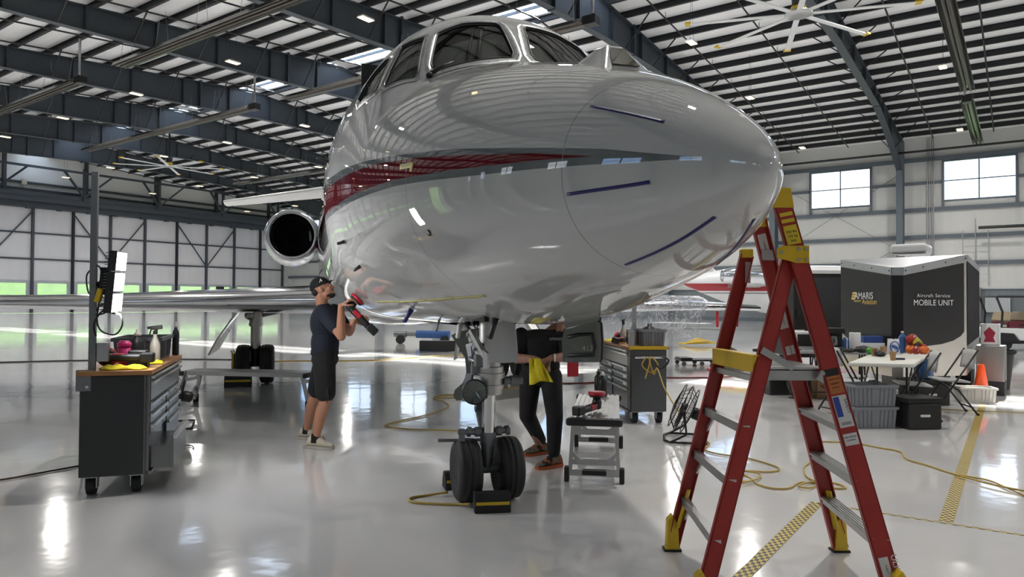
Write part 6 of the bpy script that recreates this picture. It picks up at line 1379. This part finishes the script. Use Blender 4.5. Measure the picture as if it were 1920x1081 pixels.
crumple(V((4.75, 9.3, 0)), (.2, .17, .14), M['black'], 'heap of black bags under the tables', 22, .3, 'bag'); crumple(V((5.3, 10.35, 0)), (.18, .16, .16), M['black'], 'second heap of black bags against the trailer nose', 23, .1, 'bag')
wc = tote(V((6.891,10.559,0.000)), -.25, (.46, .32, .22), 'white plastic crate with an orange cone beside the trailer', mat('white crate plastic', (.6, .58, .54), .5), name='crate')
t_ = thing('traffic_cone', 'bright orange traffic cone standing behind the white crate', 'cone', V((7.25, 10.96, 0))); mb = MB(); mb.lathe([(.12, .03), (.045, .5), (.035, .52), (.0, .52)], 24); mb.build('cone', mat('fluorescent orange', (.85, .09, .01), .45), t_); mb = MB(); mb.bb(-.13, .13, -.13, .13, 0, .03); mb.build('base', M['blackm'], t_, bevel=.01)
fr_ = thing('steel_fridge', 'brushed steel cabinet standing against the trailer side', 'fridge', V((7.72, 11.42, 0)), -.7); mb = MB(); mb.bb(-.19, .19, -.17, .17, .22, .79); mb.build('fridge_body', mat('brushed steel', (.33, .32, .31), .35, .8), fr_, bevel=.015); mb = MB(); mb.bb(-.19, .19, -.17, .17, 0, .22); mb.build('plinth', M['black'], fr_)
t_ = thing('carton', 'open white carton with dark red print on the steel cabinet', 'box', V((7.71, 11.42, .791)), -.7); mb = MB(); mb.bb(-.12, .12, -.14, -.13, 0, .34); mb.bb(-.12, .12, .13, .14, 0, .34); mb.bb(-.12, -.11, -.14, .14, 0, .34); mb.bb(.11, .12, -.14, .14, 0, .34); mb.bb(-.12, .12, -.14, .14, 0, .01); mb.build('carton_body', M['white'], t_); mb = MB(); mb.prism([(-.08, .05), (.08, .05), (.05, .12), (.08, .2), (0, .29), (-.08, .2), (-.05, .12)], (0, -.142, 0), (1, 0, 0), (0, 0, 1), .003); mb.build('print', mat('red print', (.25, .01, .03), .5), t_); mb = MB(); mb.prism([(-.08, .05), (.08, .05), (.05, .12), (.08, .2), (0, .29), (-.08, .2), (-.05, .12)], (-.122, 0, 0), (0, -1, 0), (0, 0, 1), .003); mb.build('print', mat('dark red print', (.25, .01, .03), .5), t_)
t_ = thing('waste_bin', 'black open bin beside the steel cabinet', 'bin', V((8.32, 12.2, 0))); mb = MB(); mb.lathe([(.2, 0), (.27, .62), (.29, .64), (.26, .64), (.19, .02)], 24); mb.build('bin', M['black'], t_); mb = MB(); mb.lathe([(.28, .6), (.3, .62), (.3, .66), (.27, .66)], 24, cap=False); mb.build('bin_liner', M['blackcloth'], t_)
# ---------------------------------------------------------------- golf cart
gc = thing('golf_cart', 'white and maroon golf cart with a black roof near the window wall', 'golf cart', V((15.95, 22.4, 0)), -.12)
MR = mat('maroon paint', (.12, .004, .015), .3, 0, .6)
mb = MB(); mb.prism([(-1.15, .62), (-1.1, .72), (-.2, .70), (1.2, .62), (1.25, .45), (1.1, .3), (-.2, .32), (-.35, .5), (-.75, .52), (-.9, .35), (-1.15, .4)], (0, 0, 0), (1, 0, 0), (0, 0, 1), 1.1); mb.build('body_panel', M['white'], gc, bevel=.03)
mb = MB(); mb.bb(-1.2, 1.2, -.5, .5, .22, .34); mb.prism([(-.95, .3), (-.9, .5), (-.75, .56), (-.4, .54), (-.25, .3)], (0, -.565, 0), (1, 0, 0), (0, 0, 1), .03); mb.build('chassis', M['black'], gc)
mb = MB(); mb.bb(-.5, 1.3, -.5, .5, .7, .92); mb.bb(.6, 1.4, -.45, .45, .92, 1.0); mb.build('seat_base', MR, gc, bevel=.03)
mb = MB(); mb.bb(-.85, -.55, -.48, .48, .74, .8); mb.build('floor_mat', M['canvas'], gc)
for x in (-.45, .1): mb = MB(); mb.box((x, 0, 1.06), (.1, .9, .3), rotm(0, .25)); mb.build('seat_back', mat('beige vinyl', (.4, .32, .2), .5), gc, bevel=.04)
mb = MB(); mb.box((.35, 0, 1.68), (2.4, 1.15, .07)); mb.build('roof', M['black'], gc, bevel=.03)
for y in (-.5, .5):
    for pts_, r_ in (([(-.72, y, .6), (-.68, y, 1.2), (-.85, y, 1.66)], .035), ([(1.3, y, .8), (1.3, y, 1.66)], .03), ([(-.2, y, .78), (.2, y, .88), (.35, y, .75), (.6, y, .7)], .025)): mb = MB(); mb.tube(pts_, r_); mb.build('roof_post' if r_ > .026 else 'arm_rail', M['black'], gc)
for x in (-.6, .85):
    for y in (-.42, .42): wheel(V((x, y, .22)), (0, 1, 0), .22, .15, gc, M['galv'])
mb = MB(); mb.tube([(.35+.13*math.cos(a), -.556, .5+.12*math.sin(a)) for a in [.5+5.3*k/20 for k in range(21)]], .014, 5); mb.lathe([(.07, .003), (.0, .004)], 20, (.35, -.553, .5), (0, -1, 0), cap=False); mb.build('emblem', MR, gc)
# ---------------------------------------------------------------- second jet in the distance
def jet2_paint():
    m = mat('second jet paint', (.72, .73, .73), .3, 0, .6); nt = m.node_tree; N = nt.nodes; L = nt.links; b = N['Principled BSDF']; tc = N.new('ShaderNodeTexCoord'); sp = N.new('ShaderNodeSeparateXYZ'); L.new(tc.outputs['Object'], sp.inputs[0])
    def band(lo, hi):
        a = N.new('ShaderNodeMath'); a.operation = 'GREATER_THAN'; a.inputs[1].default_value = lo; L.new(sp.outputs['Z'], a.inputs[0]); c = N.new('ShaderNodeMath'); c.operation = 'LESS_THAN'; c.inputs[1].default_value = hi; L.new(sp.outputs['Z'], c.inputs[0]); d = N.new('ShaderNodeMath'); d.operation = 'MULTIPLY'; L.new(a.outputs[0], d.inputs[0]); L.new(c.outputs[0], d.inputs[1]); return d.outputs[0]
    src = b.inputs['Base Color'].links[0].from_socket
    for lo, hi, col in ((2.03, 2.42, (.35, .01, .02, 1)), (1.9, 1.94, (.02, .02, .02, 1))):
        q = N.new('ShaderNodeMix'); q.data_type = 'RGBA'; L.new(band(lo, hi), q.inputs[0]); L.new(src, q.inputs[6]); q.inputs[7].default_value = col; src = q.outputs[2]
    L.new(src, b.inputs['Base Color']); return m
j2 = thing('business_jet', 'distant white business jet with a red stripe seen from the side behind the ladder', 'aircraft', V((13.4, 38., 0)), .1)
mb = MB(); rows = []
for x, r, zc in ((-4.6, .05, 2.55), (-4.0, .3, 2.5), (-3, .62, 2.42), (-1.8, .95, 2.3), (0, 1.25, 2.15), (2, 1.4, 2.05), (4, 1.42, 2.05), (5.6, 1.4, 2.05), (7.2, 1.0, 2.0), (8.4, .5, 1.85), (8.9, .05, 1.8)): rows.append([(x, r*math.cos(a), zc+r*math.sin(a)) for a in [2*PI*k/32 for k in range(32)]])
mb.loft(rows); mb.build('fuselage', jet2_paint(), j2)
mb = MB(); mb.lathe([(.28, -.02), (.3, 0), (.42, .5), (.52, 1.2), (.54, 2.0), (.46, 2.6), (.4, 2.65)], 28, (-2.9, -1.75, 2.78), (1, 0, 0), cap=False); mb.lathe([(.28, .0), (.22, .5), (.0, .5)], 20, (-2.9, -1.75, 2.78), (1, 0, 0), cap=False); mb.build('engine', M['chrome'], j2)
mb = MB(); mb.box((-1.6, -1.35, 2.3), (1.4, .9, .18)); mb.build('pylon', M['alu'], j2, bevel=.03)
mb = MB()
for s in (-1, 1): mb.loft([[(3+sw+x, s*y, z+h) for x, h in airfoil(c, .11)] for y, sw, c, z in ((.9, 0, 3.2, 1.2), (8.5, -2.2, 1.2, 1.75))])
mb.build('wing', M['jetplain'], j2); mb = MB(); mb.loft([[(-4.4+sw-x, h, z) for x, h in airfoil(c, .1)] for z, sw, c in ((2.7, 2.2, 3.0), (5.6, -.4, 1.7))]); mb.build('fin', M['jetplain'], j2)
text('C', .62, M['red'], j2, (-.35, -1.37, 2.72), (1, 0, 0), (0, .15, 1), 'registration'); text('RD', .62, M['red'], j2, (.98, -1.42, 2.72), (1, 0, 0), (0, .15, 1), 'registration')
for x in (1.15, 1.95): wheel(V((x, -1.25, .36)), (0, 1, 0), .36, .24, j2, M['galv'])
mb = MB(); mb.cyl((1.5, -1.2, .36), (1.5, -1.1, 1.2), .08); mb.cyl((1.15, -1.15, .36), (1.95, -1.15, .36), .06); mb.cyl((6.8, 0, .3), (6.8, 0, 1.0), .07); mb.build('main_strut', M['alu'], j2); wheel(V((6.8, 0, .28)), (0, 1, 0), .28, .18, j2, M['galv'])
mb = MB(); mb.ell((2.35, -1.36, 2.5), (.16, .03, .2)); mb.build('hatch', M['alu_dark'], j2)
# plastic film hung over the left wing of the near jet
FM = glassy('clear plastic film', (.95, .97, 1.), .93, .15, (.5, .5, .52))
nt = FM.node_tree; N = nt.nodes; L = nt.links; tc = N.new('ShaderNodeTexCoord'); nz = N.new('ShaderNodeTexNoise'); nz.inputs['Scale'].default_value = 6; nz.inputs['Detail'].default_value = 5; nz.inputs['Distortion'].default_value = 2; L.new(tc.outputs['Object'], nz.inputs['Vector']); bp = N.new('ShaderNodeBump'); bp.inputs['Strength'].default_value = .5; bp.inputs['Distance'].default_value = .04; L.new(nz.outputs['Fac'], bp.inputs['Height'])
df = N.new('ShaderNodeBsdfDiffuse'); df.inputs[0].default_value = (.8, .82, .85, 1); mx2 = N.new('ShaderNodeMixShader'); mr = N.new('ShaderNodeMapRange'); mr.inputs[1].default_value = .45; mr.inputs[2].default_value = .75; mr.inputs[3].default_value = .1; mr.inputs[4].default_value = .6; L.new(nz.outputs['Fac'], mr.inputs[0]); L.new(mr.outputs[0], mx2.inputs[0])
out_ = [n for n in N if n.type == 'OUTPUT_MATERIAL'][0]; old = out_.inputs[0].links[0].from_socket; L.new(old, mx2.inputs[1]); L.new(df.outputs[0], mx2.inputs[2]); L.new(mx2.outputs[0], out_.inputs[0])
for n_ in N:
    if n_.type == 'BSDF_GLOSSY': L.new(bp.outputs[0], n_.inputs['Normal'])
fm = MB(); rows = []
for i in range(25):
    y = 3.2+2.9*i/24; s0 = 9.25+(y-4.3)*.6; w_ = .05*math.sin(i*1.7); k_ = .9 if i < 22 else .9-.25*(i-21)
    zt__ = 1.42; rows.append([JM @ AL(s0+1.1, -y, zt__+.14), JM @ AL(s0+.3, -y, zt__+.15), JM @ AL(s0-.05, -y, zt__+.06), JM @ AL(s0-.09+w_, -y, zt__-.08), JM @ AL(s0-.06+w_*1.5, -y, zt__-.35*k_), JM @ AL(s0+.05-w_*1.5, -y, zt__-.75*k_)])
fm.grid(rows); tag(fm.build('plastic_sheet', FM), 'crumpled clear plastic sheet draped over the far wing behind the right tool cart', 'plastic sheet')
for px_ in (V((4.145,14.300,1.104)), V((4.829,15.200,1.085))): mb = MB(); mb.box(px_, (.05, .012, .32)); tag(mb.build('warning_flag', M['red']), 'narrow red warning ribbon hanging below the far wing', 'ribbon', 'red ribbons under the far wing')
mb = MB(); mb.box((0, 0, .26), (.04, .16, .4)); mb.tube([(0, -.06, .45), (-.04, -.06, .5), (-.04, .06, .5), (0, .06, .45)], .01); o_ = tag(mb.build('wheel_guard', M['yelplastic'], bevel=.01), 'yellow plastic case standing beside the left main wheels', 'case'); o_.location = V((-4.78, 12.25, .05))

# ================================================================ sky, sun, camera
w = bpy.data.worlds.new('sky'); SC.world = w; w.use_nodes = True; nt = w.node_tree; N = nt.nodes; L = nt.links; N.clear()
o = N.new('ShaderNodeOutputWorld'); bg = N.new('ShaderNodeBackground'); bg.inputs[1].default_value = 2.5
tc = N.new('ShaderNodeTexCoord'); nz = N.new('ShaderNodeTexNoise'); nz.inputs['Scale'].default_value = 4.; nz.inputs['Detail'].default_value = 5
L.new(tc.outputs['Generated'], nz.inputs['Vector']); cr = N.new('ShaderNodeValToRGB'); cr.color_ramp.elements[0].position = .42; cr.color_ramp.elements[1].position = .62
cr.color_ramp.elements[0].color = (.42, .62, .95, 1); cr.color_ramp.elements[1].color = (1, .98, .96, 1)
L.new(nz.outputs['Fac'], cr.inputs[0]); L.new(cr.outputs[0], bg.inputs[0]); L.new(bg.outputs[0], o.inputs[0])
sd_ = bpy.data.lights.new('sun', 'SUN'); sd_.energy = 5; sd_.angle = .02; sd_.color = (1, .93, .85)
dirv = HP(-14.1, 0, -14.9); 
for k in range(5):
    so = bpy.data.objects.new('sun', sd_); COL.objects.link(so); so.rotation_euler = (dirv.normalized()+V((.004*(k-2), 0, 0))).to_track_quat('-Z', 'Y').to_euler(); so.location = HP(60, 10, 60)
cd_ = bpy.data.cameras.new('camera'); cam = bpy.data.objects.new('camera', cd_); COL.objects.link(cam)
cd_.sensor_fit = 'HORIZONTAL'; cd_.sensor_width = 36; cd_.lens = 36*1328.8/1920; cd_.clip_start = .05; cd_.clip_end = 600
pt, rl = .0171, .0067
X0 = V((1, 0, 0)); U0 = V((0, -math.sin(pt), math.cos(pt))); F0 = V((0, math.cos(pt), math.sin(pt)))
R_ = X0*math.cos(rl)+U0*math.sin(rl); U_ = U0*math.cos(rl)-X0*math.sin(rl)
cm = Matrix((R_, U_, -F0)).transposed().to_4x4(); cm.translation = (0, 0, 1.45); cam.matrix_world = cm
SC.camera = cam
vs = SC.view_settings; vs.view_transform = 'Standard'; vs.look = 'None'; vs.exposure = .42; vs.gamma = 1; vs.use_curve_mapping = False
cy = SC.cycles; cy.max_bounces = 7; cy.diffuse_bounces = 4; cy.glossy_bounces = 4; cy.transmission_bounces = 4; cy.transparent_max_bounces = 10
cy.sample_clamp_indirect = 6; cy.sample_clamp_direct = 0; cy.caustics_reflective = False; cy.caustics_refractive = False; cy.use_light_tree = False; cy.use_denoising = True; cy.use_adaptive_sampling = True; cy.adaptive_threshold = .02

# lettering becomes plain mesh
bpy.context.view_layer.update(); dg_ = bpy.context.evaluated_depsgraph_get()
for o in [x for x in bpy.data.objects if x.type == 'FONT']:
    me_ = bpy.data.meshes.new_from_object(o.evaluated_get(dg_)); n_ = bpy.data.objects.new('tmp', me_); COL.objects.link(n_); n_.parent = o.parent; n_.matrix_local = o.matrix_local.copy(); nm_ = o.name.split('.')[0]; bpy.data.objects.remove(o); n_.name = nm_
